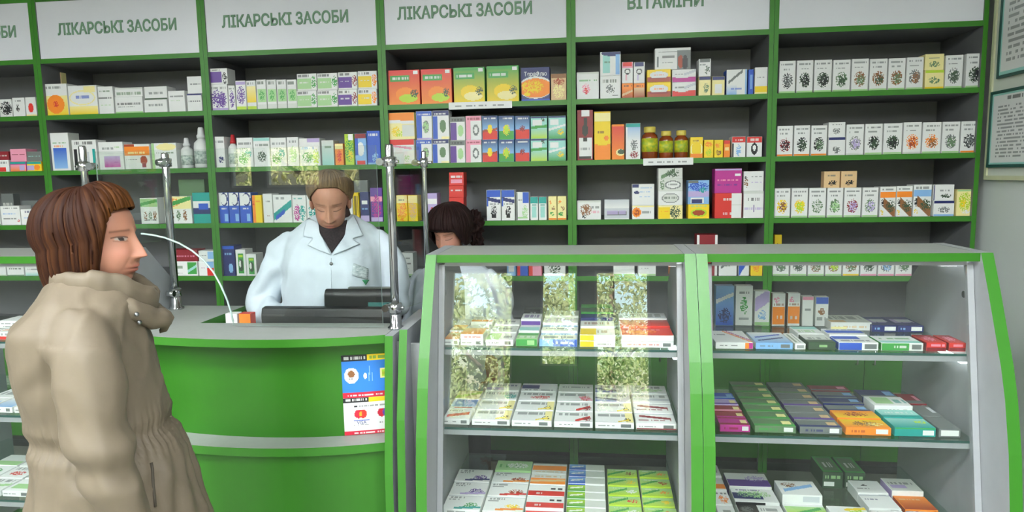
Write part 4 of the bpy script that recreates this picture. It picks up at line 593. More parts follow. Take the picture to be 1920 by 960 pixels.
cols(2, 1, [
    (1349, 1408, [(STK('M', 'r'), 'magenta carton', .024, .062), (STK('r', 'M'), 'maroon carton', .025, .062), (STK('r', 'm'), 'maroon and pink carton', .026, .062), (STK('p', 'P'), 'lilac carton', .028, .062), (STK('B', 'b', 'b'), 'blue carton', .03, .062)]),
    (1414, 1494, [(STK('d', 'G'), 'grey green carton', .024+.002*i, .062) for i in range(7)]),
    (1498, 1580, [(STK('k', ['N', 'P', 'k', 'P', 'k', 'd', 'k'][i], 'c'), 'grey violet carton', .024+.002*i, .062) for i in range(7)]),
    (1584, 1672, [(P('r0 0 1 1 O;r.68 .2 .95 .8 W;t.1 .3 .5 .7 H', 'g0 0 1 1 O Y;n.5 .5 .3 .3 C;n.7 .4 .2 .2 y', 'O', 'O', 'O'), 'orange carton', .026, .075), (P('r0 0 1 1 O', 'g0 0 1 1 Y O;n.5 .5 .3 .3 H', 'O', 'O', 'O'), 'orange carton with brown fruit', .03, .075), (STK('k', 'N', 'b'), 'grey navy carton', .026, .065), (STK('N', 'k', 'b'), 'navy grey carton', .03, .065), (STK('k', 'N', 'b'), 'dull blue carton', .032, .065), (STK('r', 'k', 'm'), 'dark red carton', .034, .065)]),
    (1676, 1756, [(P('r0 0 .65 1 T;r.68 .2 .95 .7 W;r0 .8 1 1 G', 'g0 0 1 1 T t;n.8 .6 .15 .15 L', 'T', 'T', 'T'), 'teal carton', .03, .085), (P('r0 0 1 .6 T', 'r0 0 1 .3 T;t.1 .5 .9 .7 W', 'T', 'T', 't'), 'pale teal carton', .032, .075), (P('t.1 .2 .9 .7 k', 'r.1 .2 .6 .9 g;t.65 .3 .95 .7 T', 'W'), 'white carton with green square', .045, .10), (STK('N', 'k', 'b'), 'navy carton', .04, .09)]),
    (1760, 1803, [(P('r.05 .1 .95 .9 W', 't.1 .3 .9 .6 k', 'k', 'k', 'k'), 'grey carton with white end', .028, .11), (STK('k', 'k', 'S'), 'dark grey carton', .03, .11), (STK('r', 'k', 'm'), 'maroon and grey carton', .034, .11)])])
cols(2, 2, [
    (1350, 1386, [(P(BAR, 'r0 .1 1 .3 p;t.1 .5 .9 .7 k'), 'white carton with lilac band', .024, .10), (P(BAR, 'n.6 .4 .3 .3 O;t.1 .8 .9 .9 K'), 'white carton with orange motif', .026, .10), (P('t.1 .2 .9 .7 k', 'r.0 .1 1 .5 O'), 'orange and white carton', .03, .10), (P('t.1 .2 .9 .7 d', 't.1 .3 .9 .8 k'), 'plain white carton', .035, .10)]),
    (1390, 1480, [(P(BAR, 'r0 .5 .45 1 K;n.2 .7 .15 .2 k;t.5 .6 .95 .8 k;r0 0 .5 .2 P'), 'white carton with black block', .026, .11), (P('r0 0 .7 1 K', 'r0 .2 .7 .7 N;n.5 .6 .4 .3 g;t.1 .85 .8 .95 P'), 'navy and white carton', .034, .10), (P('r0 0 1 .5 P', 'r0 0 1 .5 P;n.7 .6 .25 .2 p', 'W', 'P'), 'purple carton', .042, .11)]),
    (1484, 1566, [(P(BAR, 'g0 .35 1 .9 L g;d.1 .4 .9 .8 .08 G;t.2 .1 .8 .2 k'), 'white carton with green swirl', .028, .12), ([P('t.1 .3 .9 .6 k', 't.1 .3 .9 .6 b'), P('r.5 .1 .95 .8 S', 'd.1 .3 .9 .7 .1 b;n.3 .7 .2 .15 C')], ['white carton', 'white carton with blue slant'], .03, .11)]),
    (1570, 1648, [(P(BAR, 'n.7 .6 .2 .3 L;d.4 .8 1 .9 .06 Y;t.1 .2 .7 .3 k;r.1 .0 .6 .1 b'), 'white carton with yellow green leaf', .028, .12)]),
    (1652, 1718, [(P(BAR, 'n.2 .8 .1 .06 K;t.1 .3 .9 .5 k'), 'white carton with small print', .03, .10), (P(BAR, 't.1 .6 .5 .7 N;r0 .9 1 1 S'), 'white carton with navy line', .034, .10), (P(BAR, 'n.4 .6 .1 .1 K;t.1 .3 .5 .4 k'), 'white carton with dark dot', .038, .10)]),
    (1722, 1790, [(P('g0 0 1 1 T B', 'n.4 .7 .4 .3 B;r0 .0 1 .3 t;d.2 .5 .9 .9 .1 N', 'b'), 'blue carton', .03, .10), (P('r0 0 1 1 O', 'g0 0 1 1 H O;t.1 .7 .8 .8 c', 'O', 'H', 'O'), 'orange carton', .034, .10), (P('r0 0 1 .4 p', 't.1 .5 .9 .7 k;r.1 .2 .6 .5 p', 'W', 'p', 'w'), 'lilac white carton', .05, .10)])])
_zb = GS[2]+.0003
for k, (xa, xb) in enumerate(((1524, 1564), (1566, 1606))):
    A, Bx = aty(xa, 925, -1.16)[0], aty(xb, 925, -1.16)[0]
    carton('medicine_carton', 'dark green carton, %s of two, back of bottom shelf, right case' % ['left', 'right'][k], 'medicine box', 'packs on the bottom shelf of the right case', Bx-A-.003, .062, .14, P('r.05 .1 .6 .4 W;t.1 .6 .9 .8 g', 'r.1 .1 .9 .9 d;t.2 .3 .8 .6 W', 'D', 'D', 'G'), ((A+Bx)/2+.035, -1.145, _zb))
_q = aty(425, 604, -1.16); _t = aty(425, 588, -1.16)[2]
for k, (dx, st, lk) in enumerate(((0, 'W|r0 0 1 .5 G;t.1 .6 .9 .8 k', 'white and green'), (.055, 'R|r0 .6 1 1 O;t.1 .2 .9 .4 W', 'red and orange'))):
    carton('medicine_carton', '%s carton standing on the inner shelf behind the desk ledge' % lk, 'medicine box', 'cartons behind the desk', .048, _t-.8755, .04, st, (_q[0]+dx+.02, -1.16, .8755))
# left case, only what shows beside the customer
cols(0, 0, [(-42, -6, [(P('r0 .3 1 .7 R', 'r0 0 1 .5 R;t.1 .7 .9 .9 k'), 'white carton with red band', .024, .1), (WHT, 'white carton', .05, .1)]), (-4, 30, [(P('r0 .0 1 .4 R;t.1 .6 .9 .8 k', 'd0 .3 1 .6 .1 O;t.1 .8 .9 .9 k'), 'white and red carton', .03, .1), (P('r0 0 1 .5 r', 't.1 .3 .9 .6 m', 'm'), 'pink red carton', .045, .1), ('K|n.5 .5 .4 .4 k', 'black carton', .085, .08)]), (32, 70, [(P('t.1 .3 .9 .6 k', 'r0 0 1 .6 b'), 'white and blue carton', .026, .1), ('K|t.2 .5 .8 .7 k', 'dark carton', .09, .08)])])
cols(0, 1, [(-58, -12, [(P(BAR, 't.1 .3 .9 .7 b'), 'white carton with blue print', .022, .1), (P(BAR, 't.1 .3 .9 .7 k'), 'white carton with grey print', .024, .1), (P(BAR, 'r0 0 1 .6 N'), 'navy topped carton', .03, .1)]), (-10, 28, [(P(BAR, 'g0 0 1 1 b W'), 'pale blue carton', .022, .1), (P('r0 0 1 1 K', 'r0 0 1 .7 K;t.1 .8 .9 .9 W', 'N'), 'black topped carton', .03, .1), (P(BAR, 'd0 .4 1 .6 .1 N'), 'white carton with navy stripe', .034, .1)]), (30, 72, [(P(BAR, 't.1 .3 .9 .7 p'), 'white carton with lilac print', .022, .1), (P(BAR, 't.1 .3 .9 .7 p'), 'white carton with mauve print', .024, .1)])])
cols(0, 2, [(-95, -42, [(P(BAR, 'n.5 .5 .3 .3 g'), 'white carton with pale green print', .022, .1), (P(BAR, 'n.5 .5 .3 .3 G'), 'white carton with green print', .024, .1), (P(BAR, 'r0 0 1 .4 g'), 'white carton with green base', .026, .1)]), (-40, 10, [(P(BAR, 'd0 .3 1 .5 .1 g;t.1 .7 .9 .9 k'), 'white carton with green stripe', .022, .1), (P(BAR, 'n.5 .4 .3 .2 R;t.1 .7 .9 .9 k'), 'white carton with red print', .024, .1), (P(BAR, 'n.5 .4 .4 .2 T'), 'white carton with teal print', .026, .1), (P(BAR, 'r0 0 1 .4 t'), 'pale teal carton', .03, .1)]), (12, 66, [(P(BAR, 'r.1 .2 .9 .6 g'), 'white carton with green block', .022, .1), (P(BAR, 'n.5 .4 .3 .3 H'), 'white carton with brown leaf', .024, .1), (P(BAR, 'n.5 .4 .3 .3 G'), 'white carton with green leaf', .026, .1), (P(BAR, 'r0 0 1 .5 G'), 'green based carton', .03, .1)])])
# ------------------------------------------------------------------ card payment posters on the desk
def sheet(name, label, xa, xb, z0, z1, style, group, th=.0012):
    nu, nv = 60, int(60*(z1-z0)/(xb-xa)); base, sh = style
    cs = np.polyfit([k[0] for k in dcurve()], [k[1] for k in dcurve()], 3); yc = lambda x: float(np.polyval(cs, x))+.0985
    U, V = np.meshgrid((np.arange(nu)+.5)/nu, (np.arange(nv)+.5)/nv); col = paint(U, V, base, sh, 5)
    vs = []
    for s in (0, th):
        for j in range(nv+1):
            for i in range(nu+1): x = xa+(xb-xa)*i/nu; vs.append((x, yc(x)-.0004-th+s, z0+(z1-z0)*j/nv))
    N = (nu+1)*(nv+1); fs = []; cc = []
    for j in range(nv):
        for i in range(nu):
            a = j*(nu+1)+i; fs.append((a, a+1, a+nu+2, a+nu+1)); cc.append(col[j, i]); fs.append((N+a, N+a+nu+1, N+a+nu+2, N+a+1)); cc.append(PAL['W'])
    for i in range(nu): a = nv*(nu+1)+i; fs += [(i, N+i, N+i+1, i+1), (a, a+1, N+a+1, N+a)]; cc += [PAL['W']]*2
    for j in range(nv): a = j*(nu+1); e = a+nu; fs += [(a, a+nu+1, N+a+nu+1, N+a), (e, N+e, N+e+nu+1, e+nu+1)]; cc += [PAL['W']]*2
    me = bpy.data.meshes.new(name); me.from_pydata(vs, [], fs); ca = me.color_attributes.new('Col', 'FLOAT_COLOR', 'CORNER')
    buf = np.ones((len(me.loops), 4), np.float32); i = 0
    for f, c in zip(fs, cc): buf[i:i+len(f), :3] = c; i += len(f)
    ca.data.foreach_set('color', buf.ravel()); me.materials.append(M['paper']); o = bpy.data.objects.new(name, me); C.objects.link(o)
    return tag(o, label, 'poster', group), yc
PAL['u'] = lin('2f7fd6'); PAL['q'] = lin('c9203c'); PAL['a'] = lin('f0a02a')
xa, xb = aty(645, 740, -1.345)[0], 2.394; zt_, zm_, zb_ = aty(680, 666, -1.345)[2], aty(680, 746.5, -1.345)[2], max(.687, aty(680, 824.5, -1.345)[2])
sheet('payment_poster', 'blue contactless payment poster on the green desk front, upper of the two', xa, xb, zm_+.0008, zt_, ('u', 'r0 .86 .52 1 K;t.05 .9 .48 .96 W;r.52 .86 1 1 Y;t.56 .9 .98 .96 G;e.19 .52 .145 .185 W;e.19 .56 .07 .08 C;t.1 .42 .28 .46 k;e.47 .5 .035 .07 W;d.53 .36 .56 .64 .1 b;d.6 .36 .62 .64 .1 b;r.76 .42 1 .66 y;r.8 .47 1 .62 L;t.8 .5 1 .58 H;r0 0 1 .12 q;t.1 .04 .8 .08 W'), 'payment posters')
o, yc = sheet('payment_poster', 'white card brands poster on the green desk front, lower of the two', xa, xb, zb_, zm_, ('W', 'r0 .88 .52 1 K;t.05 .92 .48 .97 W;r.52 .88 1 1 Y;r.22 .75 .28 .8 K;t.32 .75 .98 .8 k;e.30 .56 .085 .115 q;e.39 .56 .085 .115 R;e.345 .56 .03 .07 a;e.77 .56 .085 .115 q;e.87 .56 .085 .115 B;e.82 .56 .03 .07 P;r.2 .37 .52 .4 B;t.2 .25 .5 .27 k;t.72 .27 1 .32 k;r0 0 1 .1 q;t.2 .03 .8 .07 W'), 'payment posters')
xv = xa+(xb-xa)*.36; words('card_lettering', 'VISA', .017, (xv, yc(xv)-.0026, zb_+(zm_-zb_)*.285), mat('blue_print', '23357a', .5, nz=.05, nscale=40), o, rot=(math.pi/2, 0, math.atan2(yc(xv+.03)-yc(xv-.03), .06)), depth=.0003)
# ------------------------------------------------------------------ framed notices pinned on the board
def notice(y0, y1, z0, z1, label, seed):
    t = thing('framed_notice', label, 'notice', (RW-.0305, (y0+y1)/2, (z0+z1)/2), 'framed notices'); hw, hh = (y0-y1)/2, (z1-z0)/2
    b = B()
    for q in ((-hw, hw, -hh, -hh+.012), (-hw, hw, hh-.012, hh), (-hw, -hw+.012, -hh+.012, hh-.012), (hw-.012, hw, -hh+.012, hh-.012)): box(b, -.008, .008, q[0], q[1], q[2], q[3])
    obj('notice_frame', b, M['teal'], t)
    w_, h_ = 2*hw-.026, 2*hh-.026
    sh = 'r.03 .03 .97 .97 W;' + ';'.join('t.12 %.3f %.2f %.3f k' % (.1+.05*i, random.uniform(.6, .92), .122+.05*i) for i in range(15)) + ';t.3 .9 .7 .94 K;n.8 .1 .08 .05 k'
    me = carton_mesh('notice_sheet', w_, h_, .003, 't|%s' % sh); o = bpy.data.objects.new('notice_sheet', me); C.objects.link(o); o.parent = t; o.location = (-.004, 0, -h_/2); o.rotation_euler = (0, 0, -math.pi/2)
c1, c2, c3 = atx(1871, 148, RW-.03), atx(1857, 314, RW-.03), atx(1861, 173, RW-.03)
notice(c1[1], c1[1]-.42, c1[2], c1[2]+.58, 'framed printed notice on the wall board, upper of two', 1)
notice(c3[1], c3[1]-.42, c2[2], c3[2], 'framed printed notice on the wall board, lower of two', 2)
# ------------------------------------------------------------------ people: shared builders
from mathutils.bvhtree import BVHTree
M.update(skin=attr_mat('skin', .5, .35, sss=.12), hair=attr_mat('hair', .62, .14))
def mesh_of(name, V, F, col=None, mats=None, smooth=True):
    me = bpy.data.meshes.new(name); me.from_pydata([tuple(v) for v in V], [], [tuple(f) for f in F]); me.update()
    if smooth: me.polygons.foreach_set('use_smooth', [True]*len(me.polygons))
    if col is not None:
        ca = me.color_attributes.new('Col', 'FLOAT_COLOR', 'POINT'); b = np.ones((len(V), 4), np.float32); b[:, :3] = col; ca.data.foreach_set('color', b.ravel())
    for m in (mats or []): me.materials.append(m)
    return me
def link(name, me, parent=None):
    o = bpy.data.objects.new(name, me); C.objects.link(o)
    if parent: o.parent = parent
    return o
def ringtube(rings, cap=True):
    n = len(rings[0]); V = [p for r in rings for p in r]; F = []
    for i in range(len(rings)-1):
        for k in range(n): F.append((i*n+k, i*n+(k+1) % n, (i+1)*n+(k+1) % n, (i+1)*n+k))
    if cap: F.append(tuple(range(n))[::-1]); F.append(tuple((len(rings)-1)*n+k for k in range(n)))
    return V, F
def ell(z, fw, ry, rx, n=28, e=2.3, cx=0):
    out = []
    for k in range(n):
        a = 2*math.pi*k/n; c, s = math.cos(a), math.sin(a)
        out.append((cx+rx*math.copysign(abs(c)**(2/e), c), -fw+ry*math.copysign(abs(s)**(2/e), s), z))
    return out
def limb(pts, rad, n=16):
    pts = [Vector(p) for p in pts]; rings = []; up = None
    for i, p in enumerate(pts):
        d = (pts[min(i+1, len(pts)-1)]-pts[max(i-1, 0)]).normalized()
        if up is None: up = d.orthogonal().normalized()
        up = (up-d*up.dot(d)).normalized(); s = d.cross(up)
        rings.append([tuple(p+(up*math.cos(2*math.pi*k/n)+s*math.sin(2*math.pi*k/n))*rad[i]) for k in range(n)])
    return ringtube(rings)
def smoothpath(pts, rad, m=5):
    P = np.array(pts, float); R_ = np.array(rad, float); out = []; ro = []
    for i in range(len(P)-1):
        p0, p1, p2, p3 = P[max(i-1, 0)], P[i], P[i+1], P[min(i+2, len(P)-1)]
        for q in range(m):
            t = q/m; out.append(.5*((2*p1)+(-p0+p2)*t+(2*p0-5*p1+4*p2-p3)*t*t+(-p0+3*p1-3*p2+p3)*t**3)); ro.append(R_[i]*(1-t)+R_[i+1]*t)
    return [tuple(p) for p in out]+[tuple(P[-1])], ro+[R_[-1]]
def fuse(parts, voxel, it=6, fac=.6):
    V, F = [], []
    for v, f in parts:
        o = len(V); V += list(v); F += [tuple(i+o for i in q) for q in f]
    me = mesh_of('tmp', V, F); o = bpy.data.objects.new('tmp', me); C.objects.link(o)
    bm = bmesh.new(); bm.from_mesh(me); bmesh.ops.recalc_face_normals(bm, faces=bm.faces[:]); bm.to_mesh(me); bm.free()
    r = o.modifiers.new('r', 'REMESH'); r.mode = 'VOXEL'; r.voxel_size = voxel
    s = o.modifiers.new('s', 'SMOOTH'); s.factor = fac; s.iterations = it
    ev = o.evaluated_get(bpy.context.evaluated_depsgraph_get()); m2 = bpy.data.meshes.new_from_object(ev)
    n = len(m2.vertices); co_ = np.empty(n*3); m2.vertices.foreach_get('co', co_); no = np.empty(n*3); m2.vertices.foreach_get('normal', no)
    F2 = [tuple(p.vertices) for p in m2.polygons]; bpy.data.objects.remove(o); bpy.data.meshes.remove(me); bpy.data.meshes.remove(m2)
    return co_.reshape(-1, 3), no.reshape(-1, 3), F2
# ---- head
def skull(d, sc=1.0):
    """distance from the head centre to the bare skull in unit direction(s) d"""
    out = []
    for c, r in (((0, .012, .028), (.074, .094, .080)), ((0, -.034, -.040), (.057, .060, .072))):
        c = np.array(c); r = np.array(r); D = d/r; O = -c/r
        a = (D*D).sum(-1); b_ = 2*(D*O).sum(-1); cc = (O*O).sum()-1
        out.append((-b_+np.sqrt(np.maximum(b_*b_-4*a*cc, 0)))/(2*a))
    k = 90.; return np.log(np.exp(k*out[0])+np.exp(k*out[1]))/k*sc
def g2(x, z, cx, cz, sx, sz): return np.exp(-((x-cx)/sx)**2-((z-cz)/sz)**2)
def head(skin, brow, lip, open_eye=False, sc=1.0, cheek=(.62, .26, .2), age=.5):
    nu, nv = 200, 170
    s = np.linspace(-1, 1, nu, endpoint=False); phi = math.pi*(.45*s+.55*s**3)           # dense at the front
    th = np.linspace(.02, math.pi-.02, nv)
    PH, TH = np.meshgrid(phi, th); d = np.stack([np.sin(TH)*np.sin(PH), -np.sin(TH)*np.cos(PH), np.cos(TH)], -1)
    p = d*skull(d)[..., None]; x, y, z = p[..., 0], p[..., 1], p[..., 2]; ax = abs(x)
    f = np.clip(-d[..., 1]*2.2, 0, 1)
    t = np.clip((.020-z)/.056, 0, 1); h = (.003+.021*t**1.15)*np.where(z < -.036, np.exp(-((z+.036)/.0065)**2), 1)*np.where(z > .02, np.exp(-((z-.02)/.012)**2), 1)
    wn = .0065+.0055*t
    dy = h*np.exp(-(x/wn)**2)+.0075*g2(ax, z, .0125, -.0375, .0065, .0065)
    dy += -.0085*g2(ax, z, .031, .006, .017, .011)+.0055*g2(ax, z, .031, .003, .0115, .0075)+.002*g2(ax, z, .028, .024, .022, .007)
    dy += .0055*g2(x, z, 0, -.0615, .019, .0045)+.0065*g2(x, z, 0, -.0715, .0165, .0052)-.0042*g2(x, z, 0, -.0665, .021, .0018)-.003*g2(x, z, 0, -.082, .018, .006)
    dy += .006*g2(x, z, 0, -.097, .018, .012)+.005*g2(ax, z, .040, -.028, .020, .018)-.0022*age*np.exp(-((ax-(.026+.25*(-z-.045)))/.004)**2)*((z < -.04) & (z > -.075))
    dy += -.0016*g2(x, z, 0, -.052, .003, .006)
    p[..., 1] -= dy*f
    col = np.empty(p.shape); col[:] = skin
    def mix(w, c): col[:] = col*(1-(w*f)[..., None])+np.array(c)*(w*f)[..., None]
    mix(.35*g2(ax, z, .042, -.03, .022, .018), cheek); mix(.25*g2(x, z, 0, -.036, .014, .01), cheek)
    mix(.9*np.clip(g2(x, z, 0, -.0615, .0225, .0042)+g2(x, z, 0, -.0715, .019, .0048), 0, 1), lip); mix(.8*g2(x, z, 0, -.0665, .021, .0014), tuple(c*.35 for c in lip))
    bz = .0235-.12*np.clip(ax-.034, 0, 1)+.06*np.clip(.03-ax, -.02, .02)
    mix(.6*np.exp(-((z-bz)/.0028)**2)*((ax > .013) & (ax < .052)), brow)
    mix(.75*g2(ax, z, .0085, -.0425, .0042, .0022), tuple(c*.25 for c in skin))
    if open_eye:
        e = ((ax-.031)/.0125)**2+((z-.004)/.0040)**2 < 1; col[e & (f > 0)] = lin('9c8f84'); i = ((ax-.0315)/.0056)**2+((z-.0045)/.0055)**2 < 1; col[i & e & (f > 0)] = lin('2a2320')
        mix(.9*np.exp(-((z-.0092+10*(ax-.031)**2)/.0016)**2)*((ax > .016) & (ax < .048)), lin('221a18')); mix(.4*np.exp(-((z+.0018-8*(ax-.031)**2)/.0014)**2)*((ax > .018) & (ax < .046)), lin('3a2420'))
    else:
        mix(.9*np.exp(-((z+.0035-9*(ax-.031)**2)/.0016)**2)*((ax > .0165) & (ax < .047)), lin('2a1c18')); mix(.35*g2(ax, z, .031, .004, .014, .005), tuple(c*.55 for c in skin))
        mix(.4*np.exp(-((z-.0125+7*(ax-.031)**2)/.0015)**2)*((ax > .017) & (ax < .046)), tuple(c*.4 for c in skin))
    V = p.reshape(-1, 3)*sc; Cc = col.reshape(-1, 3); F = []
    for j in range(nv-1):
        for i in range(nu): a = j*nu+i; b_ = j*nu+(i+1) % nu; F.append((a, a+nu, b_+nu, b_))
    F.append(tuple(range(nu))[::-1][::-1]); F.append(tuple((nv-1)*nu+k for k in range(nu))[::-1])
    V = V.tolist(); Cl = Cc.tolist()
    for sgn in (-1, 1):                                                                   # ears
        o = len(V); n, m = 18, 10
        for j in range(m+1):
            for i in range(n):
                a = 2*math.pi*i/n; b_ = math.pi*j/m
                q = (sgn*(.073+.010*math.cos(b_)+.006*math.sin(b_)*(-math.cos(a)) ), .012+.017*math.sin(b_)*math.cos(a)+.005*math.sin(a), -.006+.031*math.sin(b_)*math.sin(a)-(.006 if math.cos(b_) > .5 else 0)*0)
                V.append([c*sc for c in q]); Cl.append(list(skin))
        for j in range(m):
            for i in range(n): F.append((o+j*n+i, o+j*n+(i+1) % n, o+(j+1)*n+(i+1) % n, o+(j+1)*n+i))
    return np.array(V), F, np.array(Cl)
_hand = []
def hand():
    """left hand hanging down from the wrist at the origin: palm towards +y... five unequal bent fingers and a thumb"""
    if _hand: return _hand[0]
    parts = [ringtube([[(.5*a*w, b_*t, z) for a, b_ in ((-1, -.5), (-.6, -.9), (.6, -.9), (1, -.5), (1, .5), (.6, .9), (-.6, .9), (-1, .5))] for z, w, t in ((.012, .05, .017), (-.02, .062, .017), (-.055, .078, .016), (-.088, .078, .013), (-.096, .07, .009))])]
    for i, (x, L) in enumerate(((-.029, .070), (-.010, .079), (.010, .074), (.029, .058))):
        pts = [(x*.8, 0, -.07), (x, 0, -.092), (x*1.08, .006, -.092-L*.42), (x*1.1, .020, -.092-L*.75), (x*1.1, .036, -.092-L*.95)]
        parts.append(limb(*smoothpath(pts, [.009, .0092, .0085, .0078, .0062], 4), n=10))
    parts.append(limb(*smoothpath([(-.022, 0, -.022), (-.046, .008, -.045), (-.058, .018, -.072), (-.060, .028, -.094)], [.012, .0115, .0098, .0075], 4), n=10))
    V, N, F = fuse(parts, .0032, 3, .5); _hand.append((V, F)); return _hand[0]
def xf(V, loc=(0, 0, 0), rot=None, mirror=False):
    V = np.array(V, float)
    if mirror: V = V*np.array([-1, 1, 1])
    if rot is not None: V = V@np.array(rot.to_3x3()).T
    return V+np.array(loc)
def aim(direction, roll=0):
    d = Vector(direction).normalized(); q = Vector((0, 0, -1)).rotation_difference(d); return (q.to_matrix().to_4x4()@Matrix.Rotation(roll, 4, 'Z'))
def person_body(root, skin, headpack, hp, hrot, neckpath, torso, arms, hands):
    """one continuous skin mesh: head, neck, trunk, legs, arms, hands"""
    hv, hf, hc = headpack
    parts = [ringtube([ell(*r) for r in torso]), limb(*smoothpath(neckpath, [.062, .056, .054, .052], 4), n=20)]
    for path, rad in arms: parts.append(limb(*smoothpath(path, rad, 5)))
    for s in (-1, 1): parts.append(limb(*smoothpath([(s*.085, 0, .88), (s*.09, 0, .70), (s*.088, -.005, .48), (s*.085, .01, .28), (s*.085, .015, .07)], [.085, .078, .056, .05, .04], 4)))
    V, N, F = fuse(parts, .010, 5); V = [tuple(v) for v in V]; F = list(F); Cl = [skin]*len(V)
    o = len(V); V += [tuple(v) for v in xf(hv, hp, hrot)]; F += [tuple(i+o for i in q) for q in hf]; Cl += [tuple(c) for c in hc]
    hv2, hf2 = hand()
    for loc, dr, roll, mir in hands:
        o = len(V); V += [tuple(v) for v in xf(hv2, loc, aim(dr, roll), mir)]; F += [tuple(i+o for i in (q[::-1] if mir else q)) for q in hf2]; Cl += [skin]*len(hv2)
    return link('body', mesh_of('body', V, F, np.array(Cl), [M['skin']]), root)
def nz3(V, s, seed=0): return np.array([noise.noise(Vector((v[0]*s[0]+seed, v[1]*s[1]+seed*1.7, v[2]*s[2]-seed))) for v in V])
def crease(V, s, seed): return np.clip(1-3.2*abs(nz3(V, s, seed)), 0, 1)**1.5
def hairshell(root, hp, hrot, sc, col, hem, thick, drop, amp=.004, crown=(0, .25, 1), streak=.45, seed=1, nu=260, nv=70, freq=34, name='hair', tips=None, curl=.10):
    """strands run from the crown down to the hem; hem(u) polar end angle, drop(u) extra fall, thick(u,v)"""
    cz = Vector(crown).normalized(); fr = Vector((0, -1, 0)); fr = (fr-cz*fr.dot(cz)).normalized(); sd = cz.cross(fr)
    V = []; Cl = []; F = []
    for j in range(nv+1):
        v = j/nv
        for i in range(nu):
            u = 2*math.pi*i/nu; uu = (u+math.pi) % (2*math.pi)-math.pi                    # 0 = front, + = her left (+x)
            he, dp = hem(uu), drop(uu); tot = he*.1+dp; a = min(1, v*tot/(he*.1)) if tot > 0 else v; ex = max(0, v*tot-he*.1)
            th = .02+a*(he-.02); d = cz*math.cos(th)+(fr*math.cos(uu)+sd*math.sin(uu)*-1)*math.sin(th); d = np.array(d)
            r = float(skull(d)); n1 = noise.noise(Vector((math.cos(uu)*freq*.35, math.sin(uu)*freq*.35, v*1.6+seed))); n2 = noise.noise(Vector((math.cos(uu)*freq, math.sin(uu)*freq, v*2.2+seed*3)))
            n3 = noise.noise(Vector((math.cos(uu)*freq*2.4, math.sin(uu)*freq*2.4, v*3+seed)))
            t = thick(uu, v)+amp*(n1*1.3+n2*.8)*min(1, v*3)
            p = d*(r+t); p[2] -= ex
            if ex > 0:
                q = ex/max(dp, 1e-6); k = 1-curl*q*q; p[0] *= k; p[1] = .01+(p[1]-.01)*k; p[2] += .006*n2*q
            V.append(p*sc); s = 1+streak*(.7*n2+.8*n3+.3*n1); c = np.array(col)*max(.25, s)
            if tips is not None: w = min(1, max(0, tips[1](uu, v)+.3*n2)); c = c*(1-w)+np.array(tips[0])*max(.4, s)*w
            Cl.append(c)
    for j in range(nv):
        for i in range(nu): a = j*nu+i; b_ = j*nu+(i+1) % nu; F.append((a, a+nu, b_+nu, b_))
    F.append(tuple(range(nu)))
    V = xf(np.array(V), hp, hrot); o = link(name, mesh_of(name, V, F, np.array(Cl), [M['hair']]), root)
    sdm = o.modifiers.new('thickness', 'SOLIDIFY'); sdm.thickness = .006; sdm.offset = -1
    return o
def wbvh(o):
    bpy.context.view_layer.update(); mw = o.matrix_world; return BVHTree.FromPolygons([mw@v.co for v in o.data.vertices], [tuple(p.vertices) for p in o.data.polygons])
def phit(tree, x, y, off=0):
    h, n, i, dd = tree.ray_cast(Vector(CAM), Vector(ray(x, y)).normalized())
    return (h+n*off, n) if h else (None, None)
def drape(tree, poly, off, name, mats, root, thick=.003, sub=3, lift=None):
    """cut cloth laid on a garment: outline given where it lies, then fitted to the surface below it"""
    bm = bmesh.new(); vs = [bm.verts.new((x, y, 0)) for x, y in poly]; f = bm.faces.new(vs)
    bmesh.ops.triangulate(bm, faces=bm.faces[:])
    for _ in range(sub): bmesh.ops.subdivide_edges(bm, edges=bm.edges[:], cuts=1, use_grid_fill=True); bmesh.ops.triangulate(bm, faces=bm.faces[:])
    last = None
    for v in bm.verts:
        p, n = phit(tree, v.co.x, v.co.y, off)
        if p is None: p = last if last is not None else Vector(atd(v.co.x, v.co.y, 2.6))
        last = p; v.co = p
    for _ in range(2): bmesh.ops.smooth_vert(bm, verts=bm.verts[:], factor=.3, use_axis_x=True, use_axis_y=True, use_axis_z=True)
    bpy.context.view_layer.update(); inv = root.matrix_world.inverted()
    for v in bm.verts: v.co = inv@v.co
    o = obj(name, bm, mats, root); cen = sum((v.co for v in o.data.vertices), Vector())/len(o.data.vertices)
    cam_l = inv@Vector(CAM); nn = o.data.polygons[0].normal
    if nn.dot(cam_l-cen) < 0: o.data.flip_normals()
    m = o.modifiers.new('thickness', 'SOLIDIFY'); m.thickness = thick; m.offset = 1
    o.data.polygons.foreach_set('use_smooth', [True]*len(o.data.polygons)); return o
def on_surface_tube(tree, pts, r, name, mats, root, off=.002):
    bpy.context.view_layer.update(); inv = root.matrix_world.inverted(); P_ = [inv@p for p in (phit(tree, x, y, off)[0] for x, y in pts) if p is not None]
    b = B(); tube(b, P_, r, 8); return obj(name, b, mats, root)
def cloth(name, V, F, mats, root): return link(name, mesh_of(name, V, F, None, mats), root)
def shoes(root, m, fw=.05):
    for s in (-1, 1):
        b = B(); v, f = ringtube([[(s*.085+w*a, -q+ .0, z0+hh*c) for a, c in ((-1, 0), (-.9, .7), (-.4, 1), (.4, 1), (.9, .7), (1, 0))] for q, w, z0, hh in ((-.07, .028, .0, .07), (-.03, .036, 0, .09), (.04, .038, 0, .075), (.11, .042, 0, .05), (.17, .034, 0, .035), (.19, .015, 0, .02))])
        vv = [b.verts.new(p) for p in v]
        for q in f: b.faces.new([vv[i] for i in q])
        obj('shoe', b, m, root)
